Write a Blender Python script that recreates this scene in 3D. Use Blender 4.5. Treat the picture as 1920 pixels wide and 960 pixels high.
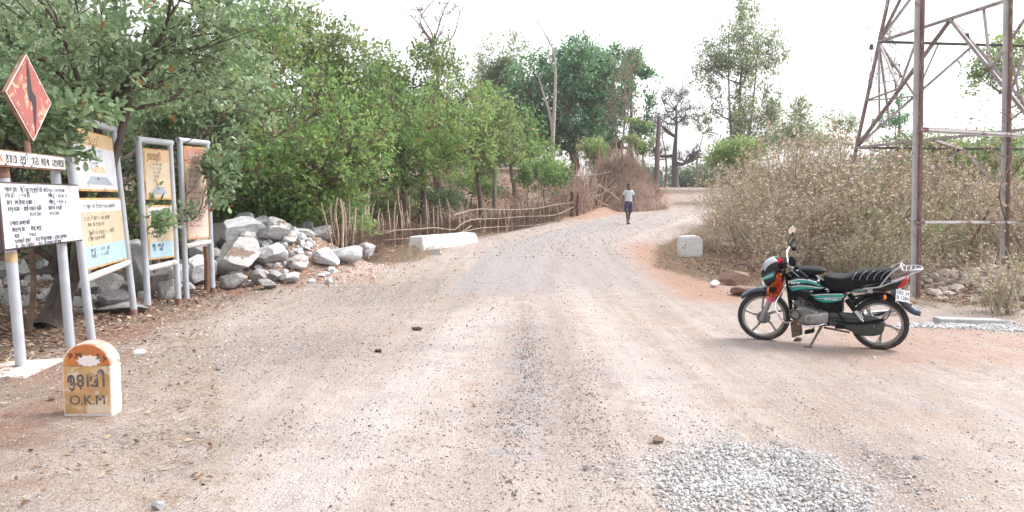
import bpy, math, random
import numpy as np
from math import radians, sin, cos, pi

for _o in list(bpy.data.objects): bpy.data.objects.remove(_o)
S = bpy.context.scene
COL = S.collection
# ------------------------------------------------------------------ camera
PITCH = radians(4.2); CAMH = 1.6; FPX = 1500.0
cam_d = bpy.data.cameras.new("camera"); cam = bpy.data.objects.new("camera", cam_d); COL.objects.link(cam)
cam.location = (0, 0, CAMH); cam.rotation_euler = (radians(90) - PITCH, 0, 0)
cam_d.sensor_width = 36; cam_d.lens = 36 * FPX / 1920; cam_d.clip_start = .05; cam_d.clip_end = 3000
S.camera = cam
# ------------------------------------------------------------------ light
SUN_EL, SUN_AZ = 50, 75          # azimuth measured from +Y (view direction) towards +X
w = bpy.data.worlds.new("World"); S.world = w; w.use_nodes = True
nt = w.node_tree; nt.nodes.clear()
sky = nt.nodes.new('ShaderNodeTexSky'); sky.sky_type = 'NISHITA'; sky.sun_disc = False
sky.sun_elevation = radians(SUN_EL); sky.sun_rotation = radians(SUN_AZ)
sky.air_density = 1.0; sky.dust_density = 3.0; sky.ozone_density = 1.0
hs = nt.nodes.new('ShaderNodeHueSaturation'); hs.inputs['Saturation'].default_value = .12
bg = nt.nodes.new('ShaderNodeBackground'); bg.inputs['Strength'].default_value = .15
wo = nt.nodes.new('ShaderNodeOutputWorld')
nt.links.new(sky.outputs[0], hs.inputs['Color']); nt.links.new(hs.outputs[0], bg.inputs[0]); nt.links.new(bg.outputs[0], wo.inputs[0])
sl = bpy.data.lights.new("sun", 'SUN'); sl.energy = 1.1; sl.angle = radians(20); sl.color = (1, .95, .90)
so = bpy.data.objects.new("sun", sl); COL.objects.link(so)
so.rotation_euler = (radians(90 - SUN_EL), 0, radians(180 - SUN_AZ)); so.location = (0, 0, 30)
S.view_settings.view_transform = 'Standard'; S.view_settings.look = 'None'
S.view_settings.exposure = 1.52; S.view_settings.gamma = 1
S.cycles.max_bounces = 6; S.cycles.diffuse_bounces = 3; S.cycles.glossy_bounces = 2
S.cycles.transmission_bounces = 3; S.cycles.transparent_max_bounces = 4; S.cycles.volume_bounces = 0
S.cycles.use_denoising = True

# ------------------------------------------------------------------ helpers
CP, SP = cos(PITCH), sin(PITCH)
def at(px, py, Y):
    """world point seen at photo pixel (px,py) at world distance Y"""
    a = (px - 960) / FPX; b = (480 - py) / FPX
    dx, dy, dz = a, CP + b * SP, -SP + b * CP
    t = Y / dy
    return np.array([dx * t, Y, CAMH + dz * t])

def sstep(a, b, x):
    t = np.clip((x - a) / (b - a), 0, 1); return t * t * (3 - 2 * t)
_r = np.random.RandomState(5)
_WV = [(_r.normal(size=2), _r.uniform(0, 6.28, 2)) for _ in range(14)]
def wob(x, y, f):
    s = 0
    for k, (d, p) in enumerate(_WV[:8]):
        g = f * (1 + .37 * k)
        s = s + np.sin(x * d[0] * g + p[0] + 1.3 * np.sin(y * d[1] * g * .7 + p[1])) / (1 + .37 * k)
    return s / 4
def noise3(P, f, seed=0):
    r = np.random.RandomState(seed); s = 0
    for k in range(9):
        d = r.normal(size=3) * f; s = s + np.sin(P @ d + r.uniform(0, 6.28) + 1.2 * np.sin(P @ (r.normal(size=3) * f)))
    return s / 4.5
RY = [-60, 9, 14, 20, 25, 31, 34, 38, 43, 48, 60, 75, 120, 400]
RX = [.4, .5, .7, 1.0, 1.4, 3.3, 4.7, 6.5, 8.9, 10.7, 12.9, 18, 34, 120]
def road_x(y): return np.interp(y, RY, RX)
def hz(x, y):
    x = np.asarray(x, float); y = np.asarray(y, float)
    _p = ([-60, 15, 20, 25, 30, 34, 45, 57, 62, 68, 90, 150, 400], [0, 0, .03, .12, .27, .44, 1.2, 2.2, 2.42, 2.2, 1.3, .4, 0])
    z = sum(np.interp(y + q_, *_p) for q_ in (-3.2, -1.6, 0, 1.6, 3.2)) / 5
    d = x - road_x(y)
    amp = np.interp(y, [16, 24, 35, 60, 90], [0, .55, 1.7, 1.5, .5])
    z = z + amp * sstep(4.6, 12, -d)
    z = z + .25 * sstep(5.4, 8, -x) * sstep(2, 6, y) * sstep(30, 20, y) + np.interp(y, [10, 20, 60, 90], [0, .15, .5, .2]) * sstep(4, 8, d)
    z = z + .75 * np.exp(-((x + 5.1) / 1.25) ** 2 - ((y - 16.0) / 1.3) ** 2) + .42 * np.exp(-((x + 4.05) / 1.1) ** 2 - ((y - 16.7) / 1.2) ** 2)
    z = z + .28 * np.exp(-((x - 8.6) / 1.6) ** 2 - ((y - 13.6) / 1.2) ** 2) * 1.0
    z = z + .26 * np.exp(-((d + 2.9) / .5) ** 2) * sstep(36, 40, y) * sstep(56, 50, y)
    off = sstep(2.0, 5, np.abs(d))
    for c_, w_ in ((-1.45, .16), (.12, .14), (1.65, .16)): z = z - .022 * np.exp(-((d + .25 - c_ + .12 * np.sin(y * .5 + c_)) / w_) ** 2) + .014 * np.exp(-((np.abs(d + .25 - c_ + .12 * np.sin(y * .5 + c_)) - .3) / .1) ** 2)
    z = z + wob(x, y, 1.1) * (.010 + .05 * off * sstep(8, 14, y)) + wob(x + 9, y - 4, 4.1) * (.006 + .012 * off)
    return z
def ground(px, py):
    a = at(px, py, 1.0); o = np.array([0, 0, CAMH]); d = a - o
    ys = np.linspace(1.5, 90, 4000)
    P = o[None] + d[None] * ys[:, None]
    below = np.nonzero(P[:, 2] < hz(P[:, 0], P[:, 1]))[0]
    if len(below) == 0: return P[-1]
    p = P[below[0]]; return np.array([p[0], p[1], float(hz(p[0], p[1]))])
def onz(x, y): return float(hz(x, y))

# ---- materials
MATS = {}
def mat(name, col, rough=.6, metal=0., var=.12, vscale=8., bump=0., bscale=40., col2=None, thr=None, tscale=5., spec=.5, coat=0., soft=.08):
    if name in MATS: return MATS[name]
    m = bpy.data.materials.new(name); m.use_nodes = True; n = m.node_tree; L = n.links
    b = n.nodes['Principled BSDF']
    tc = n.nodes.new('ShaderNodeTexCoord')
    nz = n.nodes.new('ShaderNodeTexNoise'); nz.inputs['Scale'].default_value = vscale; nz.inputs['Detail'].default_value = 6
    L.new(tc.outputs['Object'], nz.inputs['Vector'])
    mx = n.nodes.new('ShaderNodeMix'); mx.data_type = 'RGBA'
    mr = n.nodes.new('ShaderNodeMapRange'); mr.inputs[1].default_value = .3; mr.inputs[2].default_value = .7
    L.new(nz.outputs[0], mr.inputs[0]); L.new(mr.outputs[0], mx.inputs[0])
    mx.inputs[6].default_value = (*[c * (1 - var) for c in col], 1); mx.inputs[7].default_value = (*[min(1, c * (1 + var)) for c in col], 1)
    out = mx.outputs[2]
    if col2 is not None:
        n2 = n.nodes.new('ShaderNodeTexNoise'); n2.inputs['Scale'].default_value = tscale; n2.inputs['Detail'].default_value = 9; n2.inputs['Roughness'].default_value = .65
        L.new(tc.outputs['Object'], n2.inputs['Vector'])
        r2 = n.nodes.new('ShaderNodeMapRange'); r2.inputs[1].default_value = thr; r2.inputs[2].default_value = thr + soft
        L.new(n2.outputs[0], r2.inputs[0])
        m2 = n.nodes.new('ShaderNodeMix'); m2.data_type = 'RGBA'; L.new(r2.outputs[0], m2.inputs[0]); L.new(out, m2.inputs[6]); m2.inputs[7].default_value = (*col2, 1)
        out = m2.outputs[2]
    L.new(out, b.inputs['Base Color'])
    b.inputs['Roughness'].default_value = rough; b.inputs['Metallic'].default_value = metal
    b.inputs['Specular IOR Level'].default_value = spec; b.inputs['Coat Weight'].default_value = coat
    if bump:
        nb = n.nodes.new('ShaderNodeTexNoise'); nb.inputs['Scale'].default_value = bscale; nb.inputs['Detail'].default_value = 8
        L.new(tc.outputs['Object'], nb.inputs['Vector'])
        bp = n.nodes.new('ShaderNodeBump'); bp.inputs['Strength'].default_value = bump; bp.inputs['Distance'].default_value = .02
        L.new(nb.outputs[0], bp.inputs['Height']); L.new(bp.outputs[0], b.inputs['Normal'])
    MATS[name] = m; return m
def leafmat(name, a, b_, c=(.30, .24, .06), rough=.45, trans=.3):
    """leaf colour from the per-leaf random attribute 'tone' (0..1); above .97 withered"""
    m = bpy.data.materials.new(name); m.use_nodes = True; n = m.node_tree; L = n.links
    n.nodes.remove(n.nodes['Principled BSDF']); out = n.nodes['Material Output']
    at_ = n.nodes.new('ShaderNodeAttribute'); at_.attribute_name = 'tone'
    cr = n.nodes.new('ShaderNodeValToRGB'); e = cr.color_ramp.elements
    e[0].position = 0; e[0].color = (*a, 1); e[1].position = .93; e[1].color = (*b_, 1)
    k = cr.color_ramp.elements.new(.975); k.color = (*c, 1)
    L.new(at_.outputs['Fac'], cr.inputs[0])
    p = n.nodes.new('ShaderNodeBsdfPrincipled'); p.inputs['Roughness'].default_value = rough; p.inputs['Specular IOR Level'].default_value = .4
    t = n.nodes.new('ShaderNodeBsdfTranslucent'); L.new(cr.outputs[0], p.inputs['Base Color'])
    hv = n.nodes.new('ShaderNodeHueSaturation'); hv.inputs['Value'].default_value = 1.6; hv.inputs['Hue'].default_value = .485; L.new(cr.outputs[0], hv.inputs['Color']); L.new(hv.outputs[0], t.inputs[0])
    mx = n.nodes.new('ShaderNodeMixShader'); mx.inputs[0].default_value = trans
    L.new(p.outputs[0], mx.inputs[1]); L.new(t.outputs[0], mx.inputs[2]); L.new(mx.outputs[0], out.inputs[0])
    return m
def tonemat(name, cols, rough=.9):
    m = bpy.data.materials.new(name); m.use_nodes = True; n = m.node_tree; L = n.links
    p = n.nodes['Principled BSDF']; p.inputs['Roughness'].default_value = rough; p.inputs['Specular IOR Level'].default_value = .25
    at_ = n.nodes.new('ShaderNodeAttribute'); at_.attribute_name = 'tone'
    cr = n.nodes.new('ShaderNodeValToRGB'); e = cr.color_ramp.elements
    e[0].position = 0; e[0].color = (*cols[0], 1); e[1].position = 1; e[1].color = (*cols[-1], 1)
    for i, c in enumerate(cols[1:-1]):
        k = e.new((i + 1) / (len(cols) - 1)); k.color = (*c, 1)
    L.new(at_.outputs['Fac'], cr.inputs[0]); L.new(cr.outputs[0], p.inputs['Base Color'])
    return m

# ---- objects
def tag(o, label=None, cat=None, group=None, kind=None):
    if label: o['label'] = label
    if cat: o['category'] = cat
    if group: o['group'] = group
    if kind: o['kind'] = kind
    return o
def empty(name, loc, rot=(0, 0, 0), label=None, cat=None, group=None, parent=None):
    o = bpy.data.objects.new(name, None); COL.objects.link(o); o.location = loc; o.rotation_euler = rot
    o.empty_display_size = .1
    if parent: o.parent = parent
    return tag(o, label, cat, group)
def link(name, me, parent=None, loc=(0, 0, 0), rot=(0, 0, 0)):
    o = bpy.data.objects.new(name, me); COL.objects.link(o); o.location = loc; o.rotation_euler = rot
    if parent: o.parent = parent
    return o
def npmesh(name, V, F, mats, tone=None, smooth=False, midx=None):
    V = np.asarray(V, np.float32); F = np.asarray(F, np.int32)
    me = bpy.data.meshes.new(name); k = F.shape[1]
    me.vertices.add(len(V)); me.vertices.foreach_set('co', V.ravel())
    me.loops.add(F.size); me.loops.foreach_set('vertex_index', F.ravel())
    me.polygons.add(len(F)); me.polygons.foreach_set('loop_start', np.arange(0, F.size, k, dtype=np.int32))
    me.polygons.foreach_set('loop_total', np.full(len(F), k, np.int32))
    if midx is not None: me.polygons.foreach_set('material_index', np.asarray(midx, np.int32))
    me.polygons.foreach_set('use_smooth', np.full(len(F), bool(smooth)))
    me.update(calc_edges=True)
    if tone is not None:
        a = me.attributes.new('tone', 'FLOAT', 'POINT'); a.data.foreach_set('value', np.asarray(tone, np.float32))
    for m in (mats if isinstance(mats, (list, tuple)) else [mats]): me.materials.append(m)
    return me
def rotmats(n, rng, up=None, tilt=None):
    """random rotations (n,3,3); with tilt: mostly lying flat"""
    q = rng.normal(size=(n, 4)); q /= np.linalg.norm(q, axis=1)[:, None]
    if tilt is not None:
        a = rng.uniform(0, 2 * pi, n); t = rng.normal(size=n) * tilt; b = rng.uniform(0, 2 * pi, n)
        ca, sa = np.cos(a), np.sin(a); R = np.zeros((n, 3, 3)); R[:, 0, 0] = ca; R[:, 0, 1] = -sa; R[:, 1, 0] = sa; R[:, 1, 1] = ca; R[:, 2, 2] = 1
        ax = np.stack([np.cos(b), np.sin(b), np.zeros(n)], 1); K = np.zeros((n, 3, 3))
        K[:, 0, 1] = -ax[:, 2]; K[:, 0, 2] = ax[:, 1]; K[:, 1, 0] = ax[:, 2]; K[:, 1, 2] = -ax[:, 0]; K[:, 2, 0] = -ax[:, 1]; K[:, 2, 1] = ax[:, 0]
        T = np.eye(3)[None] + np.sin(t)[:, None, None] * K + (1 - np.cos(t))[:, None, None] * (K @ K)
        return T @ R
    w_, x, y, z = q.T
    return np.stack([np.stack([1 - 2 * (y * y + z * z), 2 * (x * y - z * w_), 2 * (x * z + y * w_)], 1),
                     np.stack([2 * (x * y + z * w_), 1 - 2 * (x * x + z * z), 2 * (y * z - x * w_)], 1),
                     np.stack([2 * (x * z - y * w_), 2 * (y * z + x * w_), 1 - 2 * (x * x + y * y)], 1)], 1)
def scatter(bv, bf, P, R, Sc, tone=None):
    """copies of a small base shape -> one V,F,tone"""
    bv = np.asarray(bv, float); bf = np.asarray(bf); n = len(P); k = len(bv)
    Sc = np.asarray(Sc, float)
    if Sc.ndim == 1: Sc = np.repeat(Sc[:, None], 3, 1)
    V = np.einsum('nij,nkj->nki', R, bv[None] * Sc[:, None, :]) + P[:, None]
    F = bf[None] + (np.arange(n) * k)[:, None, None]
    return V.reshape(-1, 3), F.reshape(-1, bf.shape[1]), (None if tone is None else np.repeat(tone, k))
def tubes(P, R, sides=3, tone=None):
    """P (n,m,3) paths, R (n,m) radii -> V,F(quads),tone"""
    n, m, _ = P.shape
    T = np.gradient(P, axis=1); T /= np.linalg.norm(T, axis=2, keepdims=True) + 1e-9
    ref = np.where(np.abs(T[:, :1, 2:3]) > .9, np.array([1., 0, 0]), np.array([0, 0, 1.]))
    A = np.cross(T, np.broadcast_to(ref, T.shape)); A /= np.linalg.norm(A, axis=2, keepdims=True) + 1e-9
    B = np.cross(T, A)
    th = np.arange(sides) * 2 * pi / sides
    V = P[:, :, None] + R[:, :, None, None] * (A[:, :, None] * np.cos(th)[:, None] + B[:, :, None] * np.sin(th)[:, None])
    i = np.arange(m - 1)[:, None] * sides; j = np.arange(sides)[None]
    q = np.stack([i + j, i + (j + 1) % sides, i + sides + (j + 1) % sides, i + sides + j], -1).reshape(-1, 4)
    F = q[None] + (np.arange(n) * m * sides)[:, None, None]
    tn = None if tone is None else np.repeat(tone, m * sides)
    return V.reshape(-1, 3), F.reshape(-1, 4), tn
def merge(parts):
    V, F, T, o = [], [], [], 0
    for v, f, t in parts:
        V.append(v); F.append(f + o); T.append(np.zeros(len(v)) if t is None else t); o += len(v)
    return np.concatenate(V), np.concatenate(F), np.concatenate(T)
def curvy(a, b, m, rng, wig=.12, sag=0.):
    """wiggly paths from a (n,3) to b (n,3)"""
    a = np.asarray(a, float); b = np.asarray(b, float); n = len(a)
    t = np.linspace(0, 1, m); L = np.linalg.norm(b - a, axis=1)
    P = a[:, None] * (1 - t)[None, :, None] + b[:, None] * t[None, :, None]
    o1 = rng.normal(size=(n, 1, 3)) * L[:, None, None] * wig; o2 = rng.normal(size=(n, 1, 3)) * L[:, None, None] * wig * .5
    P = P + o1 * np.sin(pi * t)[None, :, None] + o2 * np.sin(2 * pi * t)[None, :, None]
    P[:, :, 2] -= sag * L[:, None] * np.sin(pi * t)[None]
    return P
class MB:
    def __init__(s): s.v = []; s.f = []; s.m = []; s.mats = []
    def mi(s, m):
        if m not in s.mats: s.mats.append(m)
        return s.mats.index(m)
    def add(s, V, F, m):
        o = len(s.v); s.v += [tuple(map(float, p)) for p in V]; s.f += [tuple(i + o for i in f) for f in F]; s.m += [s.mi(m)] * len(F); return s
    def box(s, c, d, m, R=None, taper=1.):
        V = []
        for z in (-.5, .5):
            k = 1 if z < 0 else taper
            for x, y in ((-.5, -.5), (.5, -.5), (.5, .5), (-.5, .5)):
                V.append(np.array([x * d[0] * k, y * d[1] * k, z * d[2]]))
        if R is not None: V = [R @ p for p in V]
        V = [p + np.array(c) for p in V]
        return s.add(V, [(0, 3, 2, 1), (4, 5, 6, 7), (0, 1, 5, 4), (1, 2, 6, 5), (2, 3, 7, 6), (3, 0, 4, 7)], m)
    def beam(s, a, b, wd, th, m, up=(0, 0, 1)):
        a = np.array(a, float); b = np.array(b, float); t = b - a; L = np.linalg.norm(t); t /= L
        u = np.cross(np.array(up, float), t)
        if np.linalg.norm(u) < 1e-4: u = np.cross((1, 0, 0), t)
        u /= np.linalg.norm(u); v = np.cross(t, u)
        return s.box((a + b) / 2, (wd, th, L), m, np.stack([u, v, t], 1))
    def tube(s, path, rad, m, sides=8, cap=True):
        P = np.array(path, float)[None]; R = np.full(P.shape[1], rad, float) if np.isscalar(rad) else np.array(rad, float)
        V, F, _ = tubes(P, R[None], sides); n = P.shape[1]
        F = [tuple(f) for f in F]
        if cap: F += [tuple(range(sides)), tuple(range((n - 1) * sides, n * sides))[::-1]]
        return s.add(V, F, m)
    def prism(s, pts, y0, y1, m, ax='y'):
        """polygon (x,z) extruded along y"""
        n = len(pts)
        V = [(x, y0, z) for x, z in pts] + [(x, y1, z) for x, z in pts]
        F = [tuple(range(n)), tuple(range(n, 2 * n))[::-1]] + [(i, i + n, (i + 1) % n + n, (i + 1) % n) for i in range(n)]
        return s.add(V, F, m)
    def lathe(s, prof, m, c=(0, 0, 0), ax='z', n=24, sweep=2 * pi, start=0):
        """prof: (r, h) list; axis z or y or x"""
        V = []; k = len(prof); full = abs(sweep - 2 * pi) < 1e-6; cnt = n if full else n + 1
        for i in range(cnt):
            a = start + sweep * i / n
            for r, h in prof:
                x, y = r * cos(a), r * sin(a)
                p = (x, y, h) if ax == 'z' else ((x, h, y) if ax == 'y' else (h, x, y))
                V.append(np.array(p) + np.array(c))
        F = []
        for i in range(n):
            j = (i + 1) % cnt
            for q in range(k - 1): F.append((i * k + q, j * k + q, j * k + q + 1, i * k + q + 1))
        return s.add(V, F, m)
    def build(s, name, parent=None, smooth=False, bevel=0, loc=(0, 0, 0), rot=(0, 0, 0), auto=None):
        me = bpy.data.meshes.new(name); me.from_pydata(s.v, [], s.f); me.update()
        for m in s.mats: me.materials.append(m)
        me.polygons.foreach_set('material_index', s.m)
        me.polygons.foreach_set('use_smooth', [bool(smooth)] * len(s.f))
        import bmesh
        bm = bmesh.new(); bm.from_mesh(me); bmesh.ops.recalc_face_normals(bm, faces=bm.faces); bm.to_mesh(me); bm.free()
        if smooth: me.set_sharp_from_angle(angle=radians(38))
        o = link(name, me, parent, loc, rot)
        if bevel:
            b = o.modifiers.new('bevel', 'BEVEL'); b.width = bevel; b.segments = 2; b.limit_method = 'ANGLE'
        return o
def copy_tree(o, parent=None):
    c = o.copy(); COL.objects.link(c)
    if parent is not None: c.parent = parent
    for ch in list(o.children): copy_tree(ch, c)
    return c
def smooth_path(pts, m=24):
    P = np.array(pts, float); n = len(P)
    d = np.concatenate([[0], np.cumsum(np.linalg.norm(np.diff(P, axis=0), axis=1))]); tt = np.linspace(0, d[-1], m)
    out = []
    for t in tt:
        i = min(max(np.searchsorted(d, t) - 1, 0), n - 2); u = (t - d[i]) / (d[i + 1] - d[i])
        p0 = P[max(i - 1, 0)]; p1 = P[i]; p2 = P[i + 1]; p3 = P[min(i + 2, n - 1)]
        out.append(.5 * ((2 * p1) + (-p0 + p2) * u + (2 * p0 - 5 * p1 + 4 * p2 - p3) * u * u + (-p0 + 3 * p1 - 3 * p2 + p3) * u ** 3))
    return np.array(out)
# ------------------------------------------------------------------ ground
def axis_pts(lo, hi, n, c, k):
    t = np.linspace(math.asinh((lo - c) / k), math.asinh((hi - c) / k), n); return c + k * np.sinh(t)
gx = axis_pts(-420, 420, 520, 0, 9); gy = axis_pts(-40, 480, 620, 9, 11)
X, Y = np.meshgrid(gx, gy); Z = hz(X, Y)
far = sstep(80, 200, np.hypot(X, Y)); Z = Z * (1 - far) + far * (.3 + .6 * wob(X, Y, .02))
V = np.stack([X, Y, Z], -1).reshape(-1, 3)
nx, ny = len(gx), len(gy)
i = np.arange(ny - 1)[:, None] * nx + np.arange(nx - 1)[None]
F = np.stack([i, i + 1, i + nx + 1, i + nx], -1).reshape(-1, 4)
D = X - road_x(Y)
# asphalt remains: starts ~12 m, runs to ~42 m
pave = sstep(2.3, 1.5, np.abs(D)) * sstep(11.5, 15, Y) * sstep(44, 33, Y)
pave = pave * np.where(D > 0, .6, 1.0) + .5 * np.exp(-((X - .1) / .35) ** 2) * sstep(4, 5.5, Y) * sstep(11, 9, Y)
# dusty light carriageway and apron
apron_l = np.interp(Y, [0, 4, 6, 9, 12, 16, 20, 24, 28, 34, 42, 60], [-2.3, -2.6, -3.2, -4.1, -4.2, -3.2, -2.4, -2.6, -2.4, 1, 3, 10.4])
apron_r = np.interp(Y, [0, 8, 10.5, 12.5, 15, 18, 24, 30, 40, 60], [30, 30, 20, 6.0, 3.6, 3.1, 4.2, 6.5, 10, 15.6])
soil = sstep(-.9, .9, apron_l - X) + sstep(-.6, .8, X - apron_r); soil = np.clip(soil, 0, 1)
orange = .9 * np.exp(-((D - 2.6) / .8) ** 2) * sstep(11, 13, Y) * sstep(30, 22, Y) + .75 * np.exp(-((D) / 1.3) ** 2) * sstep(15, 17, Y) * sstep(33, 26, Y) * .6
orange = orange + 1.1 * np.exp(-((D + 3.0) / 1.3) ** 2) * sstep(34, 38, Y) + .42 * sstep(36, 44, Y) * sstep(5, 2, np.abs(D)) + .8 * np.exp(-((X + 4.0) / 1.0) ** 2 - ((Y - 16.4) / 1.3) ** 2)
orange = orange + .55 * sstep(1.5, 4, X) * sstep(6, 8, Y) * sstep(12, 9.5, Y) + .55 * sstep(2, -1, X) * sstep(28, 33, Y) * sstep(60, 45, Y) * sstep(2, 4, -D)
litter = sstep(-4.4, -5.4, X) * sstep(4, 8, Y) * sstep(22, 16, Y)
bright = 1.0 * np.exp(-((X + .95 - .12 * (Y - 6)) / .55) ** 2) * sstep(2, 4, Y) * sstep(16, 10, Y) + .9 * np.exp(-((X - 1.25 + .02 * (Y - 6)) / .35) ** 2) * sstep(2, 4, Y) * sstep(20, 12, Y) + .7 * np.exp(-((X - 4.2 - .5 * (Y - 6)) / .8) ** 2) * sstep(13, 9, Y) + .8 * np.exp(-((D - 2.2) / .4) ** 2) * sstep(14, 18, Y) + .6 * np.exp(-((D + .9) / .3) ** 2) * sstep(20, 26, Y) + .5 * np.exp(-((D - .6) / .3) ** 2) * sstep(24, 30, Y)
dark = .45 * sstep(-1.7, -2.6, X + .1 * (Y - 5)) * sstep(11, 7, Y) + .5 * np.exp(-((X - 2.6 - .3 * (Y - 6)) / .5) ** 2) * sstep(9, 7, Y) + np.exp(-((X + 2.1 + .15 * (Y - 8)) / .9) ** 2 - ((Y - 8.4) / 1.2) ** 2) + 1.0 * np.exp(-((X - .25) / .3) ** 2) * sstep(4.5, 6, Y) * sstep(11.5, 8, Y) + .9 * np.exp(-((X + 2.2) / 1.5) ** 2 - ((Y - 13.) / 2.0) ** 2) + .6 * np.exp(-((X + 1.9) / .7) ** 2 - ((Y - 5.2) / .5) ** 2) + 1.0 * np.exp(-((X + 2.3) / .7) ** 2 - ((Y - 8.6) / .7) ** 2) + .6 * np.exp(-((X + 1.3) / .8) ** 2 - ((Y - 15.5) / 2.0) ** 2)
me = npmesh('ground', V, F, [], smooth=True)
for nm, arr in (('pave', pave), ('soil', soil), ('orange', np.clip(orange, 0, 1)), ('litter', litter), ('dark', np.clip(dark, 0, 1)), ('bright', np.clip(bright, 0, 1))):
    a = me.attributes.new(nm, 'FLOAT', 'POINT'); a.data.foreach_set('value', arr.astype(np.float32).ravel())
def ground_material():
    m = bpy.data.materials.new('dusty_ground'); m.use_nodes = True; n = m.node_tree; L = n.links; p = n.nodes['Principled BSDF']
    p.inputs['Roughness'].default_value = .95; p.inputs['Specular IOR Level'].default_value = .15
    geo = n.nodes.new('ShaderNodeNewGeometry')
    def nz(s, d=8, r=.6, vec=None):
        k = n.nodes.new('ShaderNodeTexNoise'); k.inputs['Scale'].default_value = s; k.inputs['Detail'].default_value = d; k.inputs['Roughness'].default_value = r
        L.new(vec or geo.outputs['Position'], k.inputs['Vector']); return k.outputs[0]
    def mp(s, a, b, c=0., d=1.):
        k = n.nodes.new('ShaderNodeMapRange'); L.new(s, k.inputs[0])
        for q, v in zip((1, 2, 3, 4), (a, b, c, d)): k.inputs[q].default_value = v
        return k.outputs[0]
    def mix(f, a, b):
        k = n.nodes.new('ShaderNodeMix'); k.data_type = 'RGBA'
        L.new(f, k.inputs[0])
        for s, v in ((6, a), (7, b)):
            if isinstance(v, tuple): k.inputs[s].default_value = (*v, 1)
            else: L.new(v, k.inputs[s])
        return k.outputs[2]
    def ma(op, a, b):
        k = n.nodes.new('ShaderNodeMath'); k.operation = op
        for s, v in ((0, a), (1, b)):
            if isinstance(v, (int, float)): k.inputs[s].default_value = v
            else: L.new(v, k.inputs[s])
        return k.outputs[0]
    def att(s):
        k = n.nodes.new('ShaderNodeAttribute'); k.attribute_name = s; return k.outputs['Fac']
    big = nz(.55, 6); mid = nz(3.2, 8, .65); fine = nz(28, 6, .7); vf = nz(110, 4, .7)
    # stretched noise along the direction of travel (tyre marks)
    mpg = n.nodes.new('ShaderNodeMapping'); mpg.inputs['Scale'].default_value = (5.0, .35, 1); mpg.inputs['Rotation'].default_value = (0, 0, radians(4)); L.new(geo.outputs['Position'], mpg.inputs[0])
    tracks = nz(1.0, 5, .6, mpg.outputs[0])
    base = mix(mp(mid, .32, .68), (.325, .262, .235), (.49, .425, .39))
    base = mix(mp(tracks, .45, .68, 0, .55), base, (.52, .475, .455))
    base = mix(mp(big, .5, .68, 0, .5), base, (.44, .335, .275))
    base = mix(mp(ma('ADD', att('bright'), ma('MULTIPLY', ma('SUBTRACT', mid, .5), 1.6)), .30, 1.0, 0, .85), base, (.52, .475, .455))
    base = mix(mp(nz(.8, 5, .6, None), .56, .70, 0, .6), base, (.36, .34, .36))
    # grit zones
    grit = ma('ADD', mp(nz(1.6, 7, .7), .5, .68, 0, .6), ma('MULTIPLY', att('dark'), .8))
    base = mix(ma('MULTIPLY', ma('MINIMUM', grit, 1.0), mp(fine, .40, .58)), base, (.20, .17, .16))
    og = mp(ma('ADD', att('orange'), ma('MULTIPLY', ma('SUBTRACT', mid, .5), 1.4)), .3, .8, 0, .8)
    base = mix(og, base, (.40, .225, .15))
    pv = mp(ma('ADD', att('pave'), ma('MULTIPLY', ma('SUBTRACT', mid, .5), 3.2)), .40, .70, 0, .85)
    asph = mix(mp(fine, .35, .65), (.26, .25, .26), (.42, .40, .405))
    base = mix(pv, base, asph)
    sl_ = mp(ma('ADD', att('soil'), ma('MULTIPLY', ma('SUBTRACT', nz(1.8, 8, .7), .5), 1.2)), .35, .75)
    soilc = mix(mp(mid, .35, .65), (.17, .12, .095), (.31, .245, .205))
    soilc = mix(mp(nz(.9, 5), .45, .62), soilc, (.25, .135, .095))
    base = mix(sl_, base, soilc)
    base = mix(mp(ma('ADD', att('litter'), ma('MULTIPLY', ma('SUBTRACT', mid, .5), .9)), .4, .9, 0, .8), base, (.115, .07, .05))
    # single grains
    vo = n.nodes.new('ShaderNodeTexVoronoi'); vo.inputs['Scale'].default_value = 60; L.new(geo.outputs['Position'], vo.inputs['Vector'])
    sep = n.nodes.new('ShaderNodeSeparateColor'); L.new(vo.outputs['Color'], sep.inputs[0])
    pick = mp(sep.outputs[0], .90, .94); pick = ma('MULTIPLY', pick, mp(vo.outputs['Distance'], .45, .3))
    base = mix(ma('MULTIPLY', pick, .65), base, (.16, .13, .12))
    pick2 = ma('MULTIPLY', mp(sep.outputs[1], .93, .95), mp(vo.outputs['Distance'], .45, .3))
    base = mix(ma('MULTIPLY', pick2, .7), base, (.66, .63, .60))
    base = mix(mp(vf, .3, .7, 0, .35), base, (.30, .235, .20))
    L.new(base, p.inputs['Base Color'])
    h = ma('ADD', ma('MULTIPLY', fine, .5), ma('ADD', ma('MULTIPLY', mid, 1.2), ma('MULTIPLY', mp(vo.outputs['Distance'], 0, .5, 1, 0), .25)))
    h = ma('ADD', h, ma('MULTIPLY', tracks, .8))
    bp = n.nodes.new('ShaderNodeBump'); bp.inputs['Strength'].default_value = .9; bp.inputs['Distance'].default_value = .045
    L.new(h, bp.inputs['Height']); L.new(bp.outputs[0], p.inputs['Normal'])
    return m
me.materials.append(ground_material())
g = link('ground', me); tag(g, 'dusty stony ground with a worn road climbing away', None, None, 'structure')

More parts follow.
